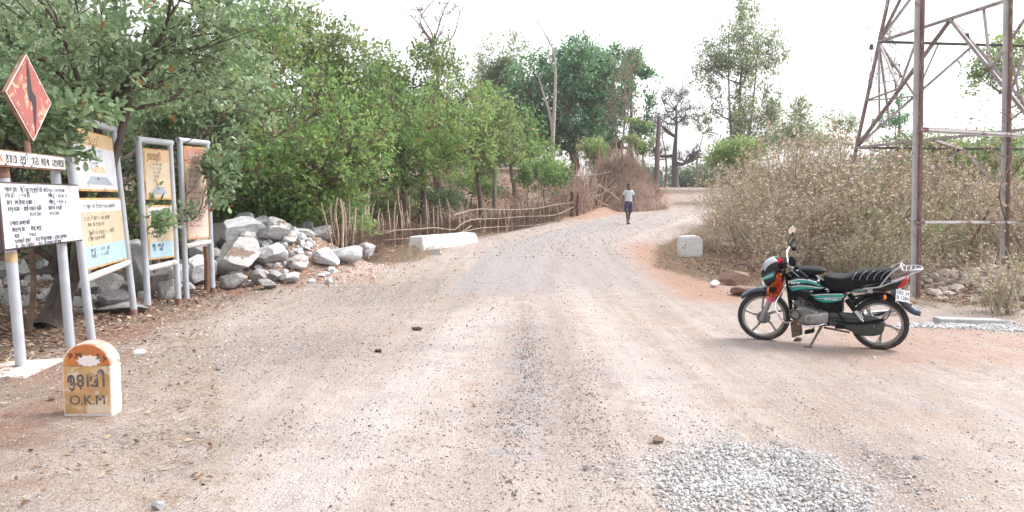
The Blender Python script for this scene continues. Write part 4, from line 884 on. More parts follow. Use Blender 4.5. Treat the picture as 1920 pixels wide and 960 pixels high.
# --- B,C,D: pipe frames
M_amber = paintmat('amber_panel_paint', (.50, .35, .20), (.30, .15, .08), .66); M_cream = paintmat('cream_panel_paint', (.48, .40, .29), (.48, .33, .19), .56, ts=6); M_sky = mat('pale_blue_panel_paint', (.32, .46, .53), .6, var=.06, col2=(.62, .68, .68), thr=.62); M_pinkp = paintmat('pinkish_panel_paint', (.66, .50, .42), (.45, .24, .17), .6)
M_rim = mat('rusty_yellow_rim', (.50, .30, .12), .75, var=.3, vscale=12, col2=(.28, .13, .07), thr=.55)
def frame(px1, py1, px2, py2, h, lean, low, panels, label, seed):
    a = ground(px1, py1); b = ground(px2, py2); L = math.hypot(b[0] - a[0], b[1] - a[1]); rz = math.atan2(b[1] - a[1], b[0] - a[0])
    fr = empty('notice_frame', (a[0], a[1], a[2]), (radians(-lean), 0, rz), label, 'notice frame')
    r = .045; dz = b[2] - a[2]
    for x, z0 in ((0, 0), (L, dz)):
        q = MB(); q.tube([(x, 0, z0 - .1), (x, 0, h)], r, M_post, 14); q.build('post', fr, True)
        if x > 0 or seed == 2:
            q = MB(); q.tube([(x, 0, z0 - .05), (x, 0, z0 + .09)], r + .002, mat('red_oxide_paint', (.22, .11, .09), .8, var=.3), 14); q.build('red_base_band', fr, True)
    q = MB(); q.tube([(-.045, 0, h), (L + .045, 0, h)], r * 1.05, M_post, 14); q.build('top_rail', fr, True)
    q = MB(); q.tube([(.03, 0, low), (L - .03, 0, low + .04)], r * .95, paintmat('pale_rail_paint', (.55, .52, .50), (.30, .2, .15), .6), 14); q.build('lower_rail', fr, True)
    for k, (x0, x1, z0, z1, kind) in enumerate(panels):
        x1 = x1 * L
        q = MB(); q.box(((x0 + x1) / 2, -.0, (z0 + z1) / 2), (x1 - x0, .03, z1 - z0), M_rim); p_ = q.build('panel', fr, bevel=.004)
        W, H_ = x1 - x0 - .05, z1 - z0 - .05; cx_, cz = (x0 + x1) / 2, (z0 + z1) / 2; q = MB()
        def sl(f0, f1, m_): q.box((cx_, -.0175, cz - H_ / 2 + H_ * (f0 + f1) / 2), (W, .005, H_ * (f1 - f0)), m_)
        t = MB(); lx = cx_ - W / 2; y_ = -.0215
        if kind == 'upper':
            sl(0, .76, M_white if seed != 2 else M_cream); sl(.76, 1, M_amber)
            write(t, 'pRDanmnRI', lx + W * .1, cz + H_ * .30, .085, W * .075, y_, mat('brown_lettering', (.22, .12, .06), .7), sw=.15)
            for j in range(5): write(t, 'erakgakuracaRminti'[j:j + 9 - j], lx + W * .32, cz + H_ * (.18 - .085 * j), .035, W * .05, y_, M_ink, sw=.14, wear=.25, seed=j)
            t.add([(lx + W * .18, y_, cz - H_ * .42), (lx + W * .88, y_, cz - H_ * .42), (lx + W * .72, y_, cz - H_ * .27), (lx + W * .32, y_, cz - H_ * .27)], [(0, 1, 2, 3)], mat('grey_drawing', (.27, .30, .35), .7))
            t.add([(lx + W * .34, y_, cz - H_ * .2), (lx + W * .7, y_, cz - H_ * .2), (lx + W * .66, y_, cz - H_ * .08), (lx + W * .44, y_, cz - H_ * .08)], [(0, 1, 2, 3)], mat('ochre_drawing', (.58, .40, .26), .7, var=.3))
            t.add([(lx + W * .46, y_ - .0005, cz - H_ * .33), (lx + W * .52, y_ - .0005, cz - H_ * .33), (lx + W * .49, y_ - .0005, cz - H_ * .27)], [(0, 1, 2)], M_ink)
        elif kind == 'lower':
            sl(0, .31, M_sky); sl(.31, .82, M_cream); sl(.82, 1, M_white)
            for j, (s_, dz_) in enumerate((('1. rasuta gaku nirman 11000 ksDrji', .90), ('2. erkari nara 10100 ksDr', .72), ('3. kasTaka 1100.10', .63), ('4. mistri 1000 sansTa ekaDrji', .50), ('  ednis 10000 kDji', .42), ('    suranu :- 40110 lakt', .24), ('    janmi :- 2010 ekmi', .16))):
                write(t, s_, lx + W * .05, cz - H_ / 2 + H_ * dz_ - .02, .042, W * .026, y_, M_ink, sw=.16, wear=.1 if seed == 1 else .25, seed=j)
        else:
            sl(0, .70, M_pinkp); sl(.70, .82, M_cream); sl(.82, 1, mat('dull_red_panel', (.42, .20, .15), .7, var=.25))
            for j in range(11): write(t, 'gramnirmansansTaekmidkurjanti'[j:j + 15], lx + W * .08, cz + H_ * (.24 - .062 * j), .032, W * .045, y_, M_ink, sw=.12, wear=.3, seed=j)
            write(t, 'pRDan', lx + W * .2, cz + H_ * .38, .08, W * .11, y_, M_white, sw=.14)
        q.build('painted_face', p_); t.build('lettering', p_)
    return fr
f1 = frame(172, 636, 252, 592, 2.52, 4.2, .68, [(.07, .92, 1.68, 2.40, 'upper'), (.07, .95, .77, 1.60, 'lower')], 'nearest pipe frame with an amber-topped panel over a blue-footed panel', 1)
frame(278, 584, 335, 571, 2.42, 1.6, .60, [(.07, .93, 1.58, 2.31, 'upper'), (.07, .93, .72, 1.50, 'lower')], 'middle pipe frame with two weathered panels among the leaves', 2)
frame(350, 560, 399, 549, 2.50, 1.0, .83, [(.07, .93, .93, 2.42, 'single')], 'farthest pipe frame holding one tall pinkish panel', 3)
# ------------------------------------------------------------------ milestone
m0 = ground(168, 778); ms = empty('milestone', (m0[0] + .02, m0[1] + .02, m0[2] + .02), (0, 0, radians(2)), 'round-topped concrete milestone with orange cap and yellowed face beside the road', 'milestone')
W_, Hs, R_ = .355, .40, .178
M_ochre = mat('yellowed_lime_paint', (.50, .30, .14), .85, var=.25, vscale=10, col2=(.62, .52, .40), thr=.50, tscale=7, bump=.3, bscale=60)
M_or = mat('orange_cap_paint', (.50, .17, .055), .75, var=.25, vscale=9, col2=(.55, .36, .13), thr=.55, tscale=9, bump=.25, bscale=60)
M_lime = mat('white_lime_paint', (.64, .61, .58), .85, var=.05, col2=(.58, .42, .34), thr=.66, tscale=9, bump=.3, bscale=60)
M_pinkcap = mat('faded_orange_side', (.60, .30, .22), .8, var=.2, col2=(.76, .70, .67), thr=.46, tscale=8)
arcp = [(R_ * 1.0 * cos(radians(a)), .355 + .17 * sin(radians(a))) for a in range(0, 181, 10)]
q = MB(); q.prism([(-W_ / 2, -.08), (W_ / 2, -.08), (W_ / 2, .355), (-W_ / 2, .355)], -.08, .08, M_lime); q.build('body', ms, bevel=.012)
q = MB(); q.prism(arcp, -.081, .081, M_pinkcap); q.build('rounded_cap', ms, bevel=.012)
q = MB(); q.prism([(-W_ / 2 + .012, .0), (W_ / 2 - .012, .0), (W_ / 2 - .012, .353), (-W_ / 2 + .012, .353)], -.0835, -.0795, M_ochre); q.build('painted_face', ms)
q = MB(); q.prism([(x * .93, .357 + (z - .355) * .93) for x, z in arcp], -.0845, -.0805, M_or); q.build('cap_face', ms)
q = MB(); r_ = random.Random(2); q.prism([(.02 + (.085 if i % 2 else .068) * cos(2 * pi * i / 22) * (1.05), .393 + (.045 if i % 2 else .037) * sin(2 * pi * i / 22)) for i in range(22)], -.0862, -.0846, mat('whitewash_patch', (.76, .70, .70), .9, var=.06)); q.build('whitewash_patch', ms)
M_mink = mat('faded_black_paint', (.10, .09, .09), .8, var=.3, col2=(.42, .33, .24), thr=.53, tscale=18); M_blk = mat('black_paint', (.04, .03, .03), .7, var=.3)
def text_mesh(s, size, name, parent, m, loc, rot=(radians(90), 0, 0), ext=.001, shear=0., sp=1., align='LEFT', xs=1.):
    c = bpy.data.curves.new(name, 'FONT'); c.body = s; c.size = size; c.extrude = ext; c.shear = shear; c.space_character = sp; c.align_x = align; c.offset = 0
    t = bpy.data.objects.new(name, c); COL.objects.link(t); bpy.context.view_layer.update()
    me_ = bpy.data.meshes.new_from_object(t); bpy.data.objects.remove(t); me_.materials.clear(); me_.materials.append(m); me_.name = name
    o_ = link(name, me_, parent, loc, rot); o_.scale = (xs, 1, 1); return o_
for s, x, z, a in (('P', -.118, .405, 12), ('.', -.085, .412, 8), ('M', -.072, .412, 6), ('S', .068, .408, -14), ('.', .098, .40, -20), ('Y', .108, .392, -24)):
    text_mesh(s, .062 if s != 'M' else .06, 'cap_letter', ms, M_blk, (x, -.0872 if s == 'M' else -.0866, z), (radians(90), radians(-a) * 0 + radians(a) * -1, 0))
q = MB(); write(q, 'kudanI', -.135, .205, .085, .056, -.0855, M_mink, sw=.17, gapw=1.15); write(q, 'R', .15, .315, .05, .04, -.0856, M_mink, sw=.2); q.build('place_name', ms)
for s, x in (('O', -.13), ('.', -.05), ('K', -.03), ('.', .035), ('M', .055)): text_mesh(s, .10, 'distance_letter', ms, M_mink, (x, -.0855, .07))
# ------------------------------------------------------------------ parapets, posts
def rough_block(name, pts, y0, y1, m, label, cat, loc, rz, seed):
    import bmesh
    q = MB(); q.prism(pts, y0, y1, m); o_ = q.build(name, None, loc=loc, rot=(0, 0, rz)); bm = bmesh.new(); bm.from_mesh(o_.data)
    bmesh.ops.bevel(bm, geom=list(bm.edges), offset=.03, segments=2, affect='EDGES'); bmesh.ops.subdivide_edges(bm, edges=[e for e in bm.edges if e.calc_length() > .15], cuts=6, use_grid_fill=True)
    P = np.array([v.co[:] for v in bm.verts]); N = noise3(P, 7, seed) * .012 + noise3(P, 22, seed + 1) * .006
    for v, d in zip(bm.verts, N): v.co += v.normal * float(d) if v.normal.length else v.co * 0
    bm.to_mesh(o_.data); bm.free(); return tag(o_, label, cat)
M_pw = mat('whitewashed_masonry', (.74, .74, .76), .85, var=.08, vscale=4, col2=(.36, .32, .29), thr=.56, tscale=5, bump=.5, bscale=14)
A_ = ground(768, 473); B_ = ground(889, 452); L = math.hypot(B_[0] - A_[0], B_[1] - A_[1]); rz = math.atan2(B_[1] - A_[1], B_[0] - A_[0])
pr = rough_block('parapet', [(0, -.3), (L * .86, -.3), (L * .88, .2), (L * .84, .40), (.02, .43)], 0, .45, M_pw, 'long low whitewashed culvert parapet beside the stick fence', 'parapet', (A_[0] + .35, A_[1] + .1, A_[2]), rz, 3)
# grey unpainted end: the near face
p0 = ground(1296, 483)
rough_block('parapet_end', [(-.30, -.3), (.30, -.3), (.29, .50), (.10, .56), (-.31, .54)], -.05, .45, M_pw, 'short whitewashed culvert block at the foot of the dry thicket', 'parapet', (p0[0], p0[1] + .05, p0[2]), radians(-6), 8)
def pole(px, pyb, pyt, d, r0, r1, m, label, lean=0):
    a = at(px, pyb, d); z0 = onz(a[0], a[1]); t = at(px + lean, pyt, d); q = MB()
    q.tube(smooth_path([(0, 0, -.2), (.02, 0, (t[2] - z0) * .5), (t[0] - a[0], 0, t[2] - z0)], 10), np.linspace(r0, r1, 10), m, 9); o_ = q.build('wooden_pole', None, True, loc=(a[0], a[1], z0)); return tag(o_, label, 'pole')
pole(1231, 368, 222, 52, .19, .13, B_purple, 'thick grey wooden pole at the inside of the bend', 5)
pole(1205, 350, 276, 55, .07, .06, barkmat('red_pole', (.28, .14, .11)), 'thin reddish pole in the gap above the brush heap')
pole(926, 392, 318, 32, .09, .075, B_grey, 'grey wooden post standing behind the stick fence', 2)
pole(388, 545, 462, 13.6, .06, .05, barkmat('rust_stake', (.25, .12, .075)), 'short rust-brown stake by the farthest notice frame', -2)
# ------------------------------------------------------------------ boulders
def boulder_mesh(seed, m, cuts=13, sub=4):
    import bmesh
    r = np.random.RandomState(seed); bm = bmesh.new(); bmesh.ops.create_icosphere(bm, subdivisions=sub, radius=1.0)
    P = np.array([v.co[:] for v in bm.verts])
    N = r.normal(size=(cuts, 3)); N /= np.linalg.norm(N, axis=1)[:, None]; Dd = r.uniform(.42, .80, cuts)
    for n_, d in zip(N, Dd):
        k = P @ n_ - d; q = k > 0; P[q] -= n_[None] * k[q][:, None]
    P += P / np.linalg.norm(P, axis=1)[:, None] * (noise3(P, 3.5, seed)[:, None] * .03 + noise3(P, 11, seed + 1)[:, None] * .014)
    P = (P - (P.max(0) + P.min(0)) / 2) / ((P.max(0) - P.min(0)) / 2)
    for v, p in zip(bm.verts, P): v.co = p
    me_ = bpy.data.meshes.new('boulder'); bm.to_mesh(me_); bm.free(); me_.polygons.foreach_set('use_smooth', [True] * len(me_.polygons)); me_.set_sharp_from_angle(angle=radians(24)); me_.materials.append(m); return me_
M_gran = mat('pale_granite', (.47, .47, .485), .88, var=.25, vscale=3.5, col2=(.30, .29, .30), thr=.55, tscale=7, bump=.8, bscale=7)
M_granb = mat('granite_with_brown_crust', (.44, .435, .43), .88, var=.15, vscale=3, col2=(.22, .165, .13), thr=.53, tscale=1.0, bump=.8, bscale=7, soft=.05)
M_grand = mat('dull_grey_granite', (.30, .29, .29), .9, var=.25, vscale=3, col2=(.18, .16, .15), thr=.54, tscale=3, bump=.8, bscale=8)
M_later = mat('brown_laterite', (.30, .20, .155), .95, var=.35, vscale=5, col2=(.16, .10, .08), thr=.52, tscale=5, bump=1, bscale=12)
BM = [boulder_mesh(200 + k, M_gran) for k in range(7)] + [boulder_mesh(220 + k, M_granb) for k in range(4)] + [boulder_mesh(240 + k, M_grand) for k in range(4)]
GRP = 'quarried boulders in the pile by the notice frames'
rb = np.random.RandomState(4)
BL = [  # px,py centre, w,h px, depth, kind (0 pale 1 brown 2 dull), label
 (462, 419, 36, 34, 16.6, 0, 'pale block on the very top of the boulder pile'),
 (414, 427, 34, 20, 16.7, 0, 'flat-topped pale boulder left of the topmost block'),
 (421, 450, 50, 40, 16.0, 2, 'big dark-fronted boulder under the top left of the pile'),
 (454, 455, 52, 46, 15.5, 0, 'large smooth white boulder leaning in the middle of the pile'),
 (493, 430, 28, 34, 16.6, 0, 'sloping white boulder right of the topmost block'),
 (521, 444, 36, 22, 16.7, 0, 'wide pale boulder on the upper right shoulder of the pile'),
 (553, 448, 42, 32, 17.3, 1, 'white boulder with a dark brown lower face at the right shoulder'),
 (578, 433, 22, 30, 17.8, 0, 'upright pointed pale boulder behind the right shoulder'),
 (595, 448, 48, 36, 17.3, 0, 'tall white boulder highest on the right side of the pile'),
 (651, 459, 32, 24, 18.5, 0, 'pale boulder under the first fence stakes'),
 (688, 470, 34, 25, 18.2, 0, 'rightmost pale boulder of the pile near the parapet'),
 (519, 464, 30, 26, 16.0, 1, 'squarish boulder with brown side in the upper middle'),
 (470, 473, 26, 24, 15.4, 1, 'pinkish small boulder wedged below the leaning white one'),
 (511, 478, 54, 26, 15.6, 0, 'long white slab-like boulder in the centre of the pile'),
 (443, 498, 76, 56, 14.6, 1, 'huge boulder with a rusty brown front face'),
 (507, 504, 56, 34, 14.9, 0, 'broad white boulder below the long slab'),
 (486, 489, 22, 20, 15.0, 0, 'small pale stone between the huge and the broad boulder'),
 (555, 517, 38, 22, 15.0, 1, 'brown-bellied boulder at the lower right of the pile'),
 (613, 517, 38, 28, 15.5, 0, 'pointed white boulder set apart on the gravel'),
 (646, 504, 54, 26, 16.0, 0, 'wedge-shaped white boulder lying alone at the right'),
 (511, 527, 28, 20, 14.2, 2, 'grey stone at the lower middle edge of the pile'),
 (486, 533, 22, 28, 14.0, 2, 'upright grey stone at the bottom of the pile'),
 (540, 536, 32, 18, 14.2, 0, 'small cracked white stone at the foot of the pile'),
 (503, 546, 30, 16, 13.6, 2, 'lowest grey stone at the front of the pile'),
 (572, 467, 32, 12, 16.3, 1, 'flat tan stone below the white boulders of the right shoulder'),
 (405, 512, 34, 40, 14.6, 2, 'shadowy boulder just right of the last frame post'),
 (436, 533, 44, 24, 13.8, 2, 'low brownish stone below the huge boulder'),
 (503, 447, 26, 18, 16.3, 0, 'white stone tucked under the sloping boulder'),
 (478, 445, 26, 22, 16.2, 0, 'small white stone in the saddle below the top block'),
 (540, 490, 30, 18, 15.7, 1, 'tan stone right of the long white slab'),
 (557, 498, 20, 12, 15.4, 0, 'little pale stone above the brown-bellied boulder'),
 (372, 505, 46, 44, 13.9, 0, 'pale boulder behind the last notice frame'),
 (377, 468, 34, 30, 15.3, 0, 'white boulder seen under the pinkish panel'),
 (330, 515, 40, 34, 13.6, 0, 'white boulder between the middle and last frames'),
 (318, 548, 40, 34, 12.6, 2, 'grey boulder at the foot of the middle frame'),
 (272, 528, 66, 84, 12.9, 2, 'tall rough grey boulder behind the middle frame'),
 (240, 470, 36, 34, 14.5, 0, 'white boulder glimpsed between first and middle frames'),
 (255, 500, 34, 28, 13.8, 0, 'white boulder left of the tall grey one'),
 (198, 536, 52, 38, 12.2, 2, 'rounded grey boulder behind the nearest frame'),
 (158, 540, 44, 44, 12.0, 2, 'grey boulder left of the nearest frame post'),
 (210, 567, 58, 30, 11.5, 2, 'low dark boulder near the foot of the nearest frame'),
 (232, 590, 84, 20, 11.15, 2, 'flat pale slab lying by the nearest frame'),
 (150, 510, 34, 26, 13.5, 0, 'white stone high behind the nearest frame'),
 (88, 500, 34, 30, 13.6, 0, 'white stone seen under the notice board'),
 (18, 505, 52, 30, 13.2, 0, 'white boulder at the left edge under the notice board'),
 (112, 470, 30, 22, 15, 0, 'pale stone behind the dark tree fork'),
 (392, 478, 28, 26, 15.6, 0, 'pale stone between last frame and the pile'),
 (352, 540, 26, 20, 12.9, 2, 'small grey stone between the last two frames'),
]
for k, (px, py, w_, h_, d, kd, lb) in enumerate(BL):
    c = at(px, py, d); sx = w_ / FPX * d / 2 * 1.26; sz = h_ / FPX * d / 2 * 1.28; sy = (sx * .6 + sz * .55) * rb.uniform(.9, 1.1)
    idx = {0: k % 7, 1: 7 + k % 4, 2: 11 + k % 4}[kd]
    zmin = onz(c[0], c[1]) - sz * .2
    cz = max(c[2], zmin + sz)
    if cz - sz > onz(c[0], c[1]) + .5: sz *= 1.12
    o = link('boulder', BM[idx], None, (c[0], c[1], cz), (0, 0, rb.uniform(-.5, .5))); o.scale = (sx, sy, sz); tag(o, lb, 'boulder', GRP)
# filler rubble under/behind the pile (uncountable small stuff)
n = 260; xx = rng.normal(-5.05, .75, n); yy = rng.normal(15.8, .8, n)
stones('pile_rubble', xx, yy, .05 + .13 * rng.beta(1.2, 2.8, n), M_gran, 'small broken rubble filling the boulder pile', 71, sink=.2)
n = 240; yy = rng.uniform(10.8, 14.5, n); xx = -5.8 - np.abs(rng.normal(size=n)) * 1.2
stones('frame_rubble', xx, yy, rng.uniform(.03, .16, n), M_grand, 'small rubble behind the notice frames', 72, sink=.2)
n = 700; xx = rng.normal(8.3, 1.0, n); yy = rng.normal(13.4, .7, n)
stones('post_rubble', xx, yy, rng.uniform(.02, .13, n) , tonemat('tan_rubble', [(.2, .15, .12), (.38, .31, .26), (.55, .50, .46)]), 'heap of brown rubble between the steel posts', 73, sink=.2)
# single stones
def stone(px, py, w_, h_, mt, idx, lb, cat='stone', name='stone'):
    c = ground(px, py + h_ / 2); d = c[1]; sx = w_ / FPX * d / 2; sz = h_ / FPX * d / 2
    me_ = BM[idx]
    if mt is not None: me_ = me_.copy(); me_.materials.clear(); me_.materials.append(mt)
    o = link(name, me_, None, (c[0], c[1] + sx * .5, c[2] + sz * .8), (0, 0, idx * .7)); o.scale = (sx, sx * .8, sz); return tag(o, lb, cat)
M_wst = mat('white_quartz', (.78, .78, .78), .8, var=.06, bump=.4)
stone(1342, 532, 22, 15, M_wst, 1, 'white rounded stone between the parapet block and the motorcycle')
stone(1384, 520, 56, 30, M_later, 3, 'brown laterite lump behind the front wheel')
stone(1410, 545, 70, 22, M_later, 5, 'flat brown laterite lump just behind the front mudguard')
stone(262, 661, 24, 12, M_wst, 2, 'small white stone behind the milestone')
stone(293, 948, 26, 20, M_gran, 4, 'bluish grey stone at the bottom edge of the road')
stone(409, 691, 16, 9, M_grand, 12, 'little grey-brown stone on the left verge')
stone(95, 748, 14, 8, M_later, 6, 'reddish clod left of the milestone')
stone(1236, 827, 30, 14, M_later, 2, 'pinkish brown stone on the edge of the crushed stone patch')
stone(818, 472, 22, 12, M_gran, 0, 'pale stone in front of the long parapet')
stone(1722, 860, 18, 9, M_grand, 13, 'dark small stone on the right of the road')
stone(1100, 877, 16, 9, M_grand, 11, 'small dark stone left of the crushed stone patch')
stone(1497, 636, 15, 9, M_later, 4, 'clod lying beside the front tyre')
stone(1650, 655, 15, 9, M_gran, 5, 'pale pebble right of the rear tyre') if False else None
for k, (px, py, w_, h_, lb) in enumerate([(781, 616, 20, 9, 'crumpled black rag farther up the road'), (711, 657, 18, 10, 'crumpled black rag nearer on the road')]):
    c = ground(px, py + 4); n_ = 700; r_ = np.random.RandomState(k); u = r_.normal(size=(26, 3)); 
    q = MB(); sc = w_ / FPX * c[1] / 2; M_rag = mat('black_cloth', (.035, .025, .022), .9, var=.4, bump=.6)
    me_ = BM[k + 2].copy(); P = np.array([v.co[:] for v in me_.vertices]); P *= (1 + .35 * noise3(P, 3.2, k + 60)[:, None]); me_.vertices.foreach_set('co', P.ravel()); me_.materials.clear(); me_.materials.append(M_rag)
    o = link('rag', me_, None, (c[0], c[1], c[2] + sc * .28), (0, 0, k)); o.scale = (sc, sc * .7, sc * .42); tag(o, lb, 'rag')
p_ = ground(1815, 607); q = MB(); q.box((0, 0, .02), (.80, .2, .09), mat('pale_concrete', (.36, .36, .36), .9, var=.15, bump=.5, bscale=20)); tag(q.build('concrete_slab', None, bevel=.012, loc=tuple(p_), rot=(0, radians(1), radians(-3))), 'narrow concrete slab lying behind the gravel strip', 'slab')
# ------------------------------------------------------------------ stick fence
FA = ground(645, 470) + np.array([0, .6, 0]); FB = ground(1048, 417)
fence = empty('stick_fence', (FA[0], FA[1], onz(FA[0], FA[1])), (0, 0, 0), 'rustic fence of thin upright sticks with wavy rails along the left roadside', 'fence')
O = np.array(fence.location); M_stick = mat('dry_stick', (.44, .33, .26), .9, var=.35, vscale=20, bump=.3)
rf = np.random.RandomState(12)
ctrl = np.array([[*ground(640, 474)[:2]], [*ground(700, 473)[:2]], [*ground(765, 462)[:2]], [*ground(900, 444)[:2]], [*ground(980, 432)[:2]], [*ground(1047, 416)[:2]]]); ctrl[:, 1] += .5; ctrl[:, 0] -= .15
path = smooth_path(np.c_[ctrl, np.zeros(6)], 200)
for k in range(96):
    t = (k + rf.uniform(-.4, .4)) / 96; t = min(max(t, 0), 1) ** 1.12; p = path[int(t * 199)]; x_, y_ = p[0] + rf.normal() * .12, p[1] + rf.normal() * .22; z0 = onz(x_, y_)
    h = (1.45 + rf.uniform(-.5, .4)) * (1 - .38 * t) if k > 9 else rf.uniform(.9, 1.3)
    if 25 < k < 60 and rf.uniform() < .3: h *= 1.15
    b = np.array([x_ + rf.normal() * .10, y_ + rf.normal() * .1, z0 + h]); P = curvy([[x_, y_, z0 - .05]], [b], 6, rf, .025)[0] - O
    q = MB(); q.tube(P, np.linspace(1, .7, 6) * rf.uniform(.015, .028), M_stick, 5); q.build('stake', fence, True)
M_rail = mat('pale_rail_stick', (.34, .26, .21), .9, var=.25, vscale=12)
def rail(pts, r_=.022):
    P = smooth_path([at(a, b, d) - O for a, b, d in pts], 30); q = MB(); q.tube(P, np.linspace(1.1, .7, 30) * r_ * .75, M_rail, 6); q.build('rail', fence, True)
def pd(px): return float(np.interp(px, [640, 768, 900, 1048, 1080], [22.6, 24.2, 28.2, 34.6, 37]))
def R_(pts, r_=.022): rail([(a, b, pd(a) - .15) for a, b in pts], r_)
R_([(652, 448), (700, 443), (740, 432), (780, 430), (815, 427), (852, 431), (868, 418), (890, 411), (930, 410), (980, 406), (1040, 403), (1075, 388)], .026)
R_([(850, 404), (872, 397), (900, 392), (950, 393), (1003, 391), (1040, 384), (1076, 380)], .024)
R_([(862, 437), (900, 428), (960, 424), (1000, 422), (1035, 417)], .022)
R_([(708, 451), (740, 449), (768, 447)], .026); R_([(865, 436), (884, 423)], .03); R_([(668, 462), (690, 440), (740, 430)], .016); R_([(668, 405), (690, 440), (705, 462)], .014); R_([(1043, 386), (1046, 400), (1048, 420)], .05)
# brush behind fence : dry scrub between stakes
n = 14000; r_ = np.random.RandomState(5); k = r_.randint(0, 200, n); a = path[k].copy(); a[:, 0] += r_.normal(size=n) * .25 - .1; a[:, 1] += np.abs(r_.normal(size=n)) * .6; a[:, 2] = hz(a[:, 0], a[:, 1]) + r_.uniform(0, .45, n)
u = r_.normal(size=(n, 3)); u[:, 2] = np.abs(u[:, 2]) * .8; u /= np.linalg.norm(u, axis=1)[:, None]; P = curvy(a, a + u * r_.uniform(.1, .6, n)[:, None], 4, r_, .12)
V, F, T = tubes(P, np.repeat(np.array([[1, .8, .6, .4]]), n, 0) * .0045, 3, r_.uniform(0, .8, n)); tag(link('fence_brush', npmesh('fence_brush', V, F, tonemat('dark_brush', [(.08, .05, .04), (.17, .11, .085), (.28, .20, .16)]), T)), 'dry thorny brush woven through the stick fence', None, None, 'stuff')
# rear brushwood fence on the bank
f2 = empty('brushwood_fence', tuple(ground(1080, 392)), (0, 0, 0), 'rear fence of leaning sticks climbing the bank to the brush heap', 'fence'); O2 = np.array(f2.location)
for k in range(40):
    px = 1060 + 68 * k / 40 + rf.uniform(-2, 2); d = 37.5 + 2.5 * k / 40; a = at(px, 300, d); a[2] = onz(a[0], a[1]); h = rf.uniform(.9, 1.7)
    b = a + np.array([rf.normal() * .3, rf.normal() * .2, h]); q = MB(); q.tube(curvy([a], [b], 5, rf, .04)[0] - O2, np.linspace(1, .6, 5) * .022, M_stick, 5); q.build('stake', f2, True)
for (x0, y0, x1, y1, d) in ((1060, 368, 1120, 352, 38), (1065, 385, 1125, 365, 38), (1078, 330, 1145, 322, 39), (1120, 345, 1160, 375, 39.4), (1095, 388, 1150, 350, 39), (1100, 355, 1140, 385, 39)):
    q = MB(); a, b = at(x0, y0, d), at(x1, y1, d); a[2] = max(a[2], onz(a[0], a[1])); b[2] = max(b[2], onz(b[0], b[1]) + .1); q.tube(curvy([a], [b], 6, rf, .05)[0] - O2, .03, M_rail, 5); q.build('rail', f2, True)
for k, px in enumerate((1072, 1083)):
    a = at(px, 300, 37.4); a[2] = onz(a[0], a[1]); q = MB(); q.tube([a - O2, a - O2 + [.03, 0, 1.15]], .07, mat('dark_stump_post', (.10, .05, .04), .9, var=.4), 7); q.build('post', f2, True)
# ------------------------------------------------------------------ steel H posts and pylon
M_galv = mat('weathered_galvanised_steel', (.47, .46, .46), .6, .35, var=.15, vscale=3, col2=(.25, .14, .11), thr=.57, tscale=3.5, bump=.15)
M_rst = mat('rusted_flange', (.20, .12, .105), .85, .1, var=.3, vscale=8, col2=(.38, .33, .31), thr=.56, tscale=11, bump=.4); M_dk = mat('dark_painted_steel', (.07, .06, .065), .7, .2, var=.3)
g1_ = ground(1712, 561); g2_ = at(1880, 500, 13.4); g2_[2] = onz(g2_[0], g2_[1])
hp = empty('steel_post_frame', tuple(g1_), (0, 0, 0), 'tall rusty steel frame of two posts with two crossbars behind the motorcycle', 'steel frame'); OH = np.array(g1_)
for k, g_ in enumerate((g1_, g2_)):
    b0 = g_ - OH; top = 5.4; tl = np.array([-.12 if k == 0 else -.17, 0, 0]); q = MB()
    q.beam(b0 + [0, 0, -.2], b0 + tl + [0, 0, top], 0.085, .014, M_galv, up=(0, 1, 0)); ps_ = q.build('post', hp)
    q = MB(); q.beam(b0 + [.05, -.04, -.2], b0 + tl + [.05, -.04, top], .014, .09, M_rst, up=(0, 1, 0)); q.beam(b0 + [.085, .0, -.2], b0 + tl + [.085, .0, top], .06, .012, M_rst, up=(0, 1, 0)); q.build('rusty_flange', ps_)
    q = MB()
    for z in np.arange(.3, 5.3, .155):
        f_ = z / top; c = b0 + tl * f_ + [.085, -.012, z]; q.tube([c + [0, 0, 0], c + [0, -.012, 0]], .012, M_dk, 6)
        if rf.uniform() < .4: q.tube([c + [-.04, 0, .05], c + [-.04, -.012, .05]], .012, M_dk, 6)
    q.build('bolt_row', ps_)
zt = lambda py, d: CAMH + (370 - py) / FPX * d
x0 = g1_[0]; x1 = g2_[0]
for (ya, yb_, h) in ((246, 256, .075), (417, 417, .05)):
    a = np.array([x0 - .03, g1_[1] - .07, zt(ya, g1_[1])]) - OH; b = np.array([x1 + .14, g2_[1] - .07, zt(yb_, g2_[1])]) - OH
    q = MB(); q.beam(a, b, h, .012, M_galv, up=(0, 1, 0)); q.beam(a, b, .012, h, M_galv, up=(0, 1, 0)); q.beam(a + [0, .03, h / 2 + .004], b + [0, .03, h / 2 + .004], .010, .05, M_rst, up=(0, 1, 0))
    q.box(a + [.06, -.008, 0], (.14, .012, h * .9), M_rst); q.box(b - [.10, .008, 0], (.14, .012, h * .9), M_rst); q.build('crossbar', hp)
def pxp(px, py, d): return at(px, py, d)
# pylon: square tower turned a little, legs converge upwards
D3 = 19.0; c3 = at(1605, 277, D3); th_ = radians(8); s5 = 5.45; zb = c3[2]; F1 = np.array([cos(th_), sin(th_), 0]); F2 = np.array([sin(th_), -cos(th_), 0])
cen = c3 + F1 * s5 / 2 + F2 * s5 / 2; cen[2] = 0
def corner(i, z):
    hf = s5 / 2 - (z - zb) * .125; sx, sy = ((-1, -1), (1, -1), (1, 1), (-1, 1))[i]; return cen + F1 * sx * hf + F2 * sy * hf + np.array([0, 0, z])
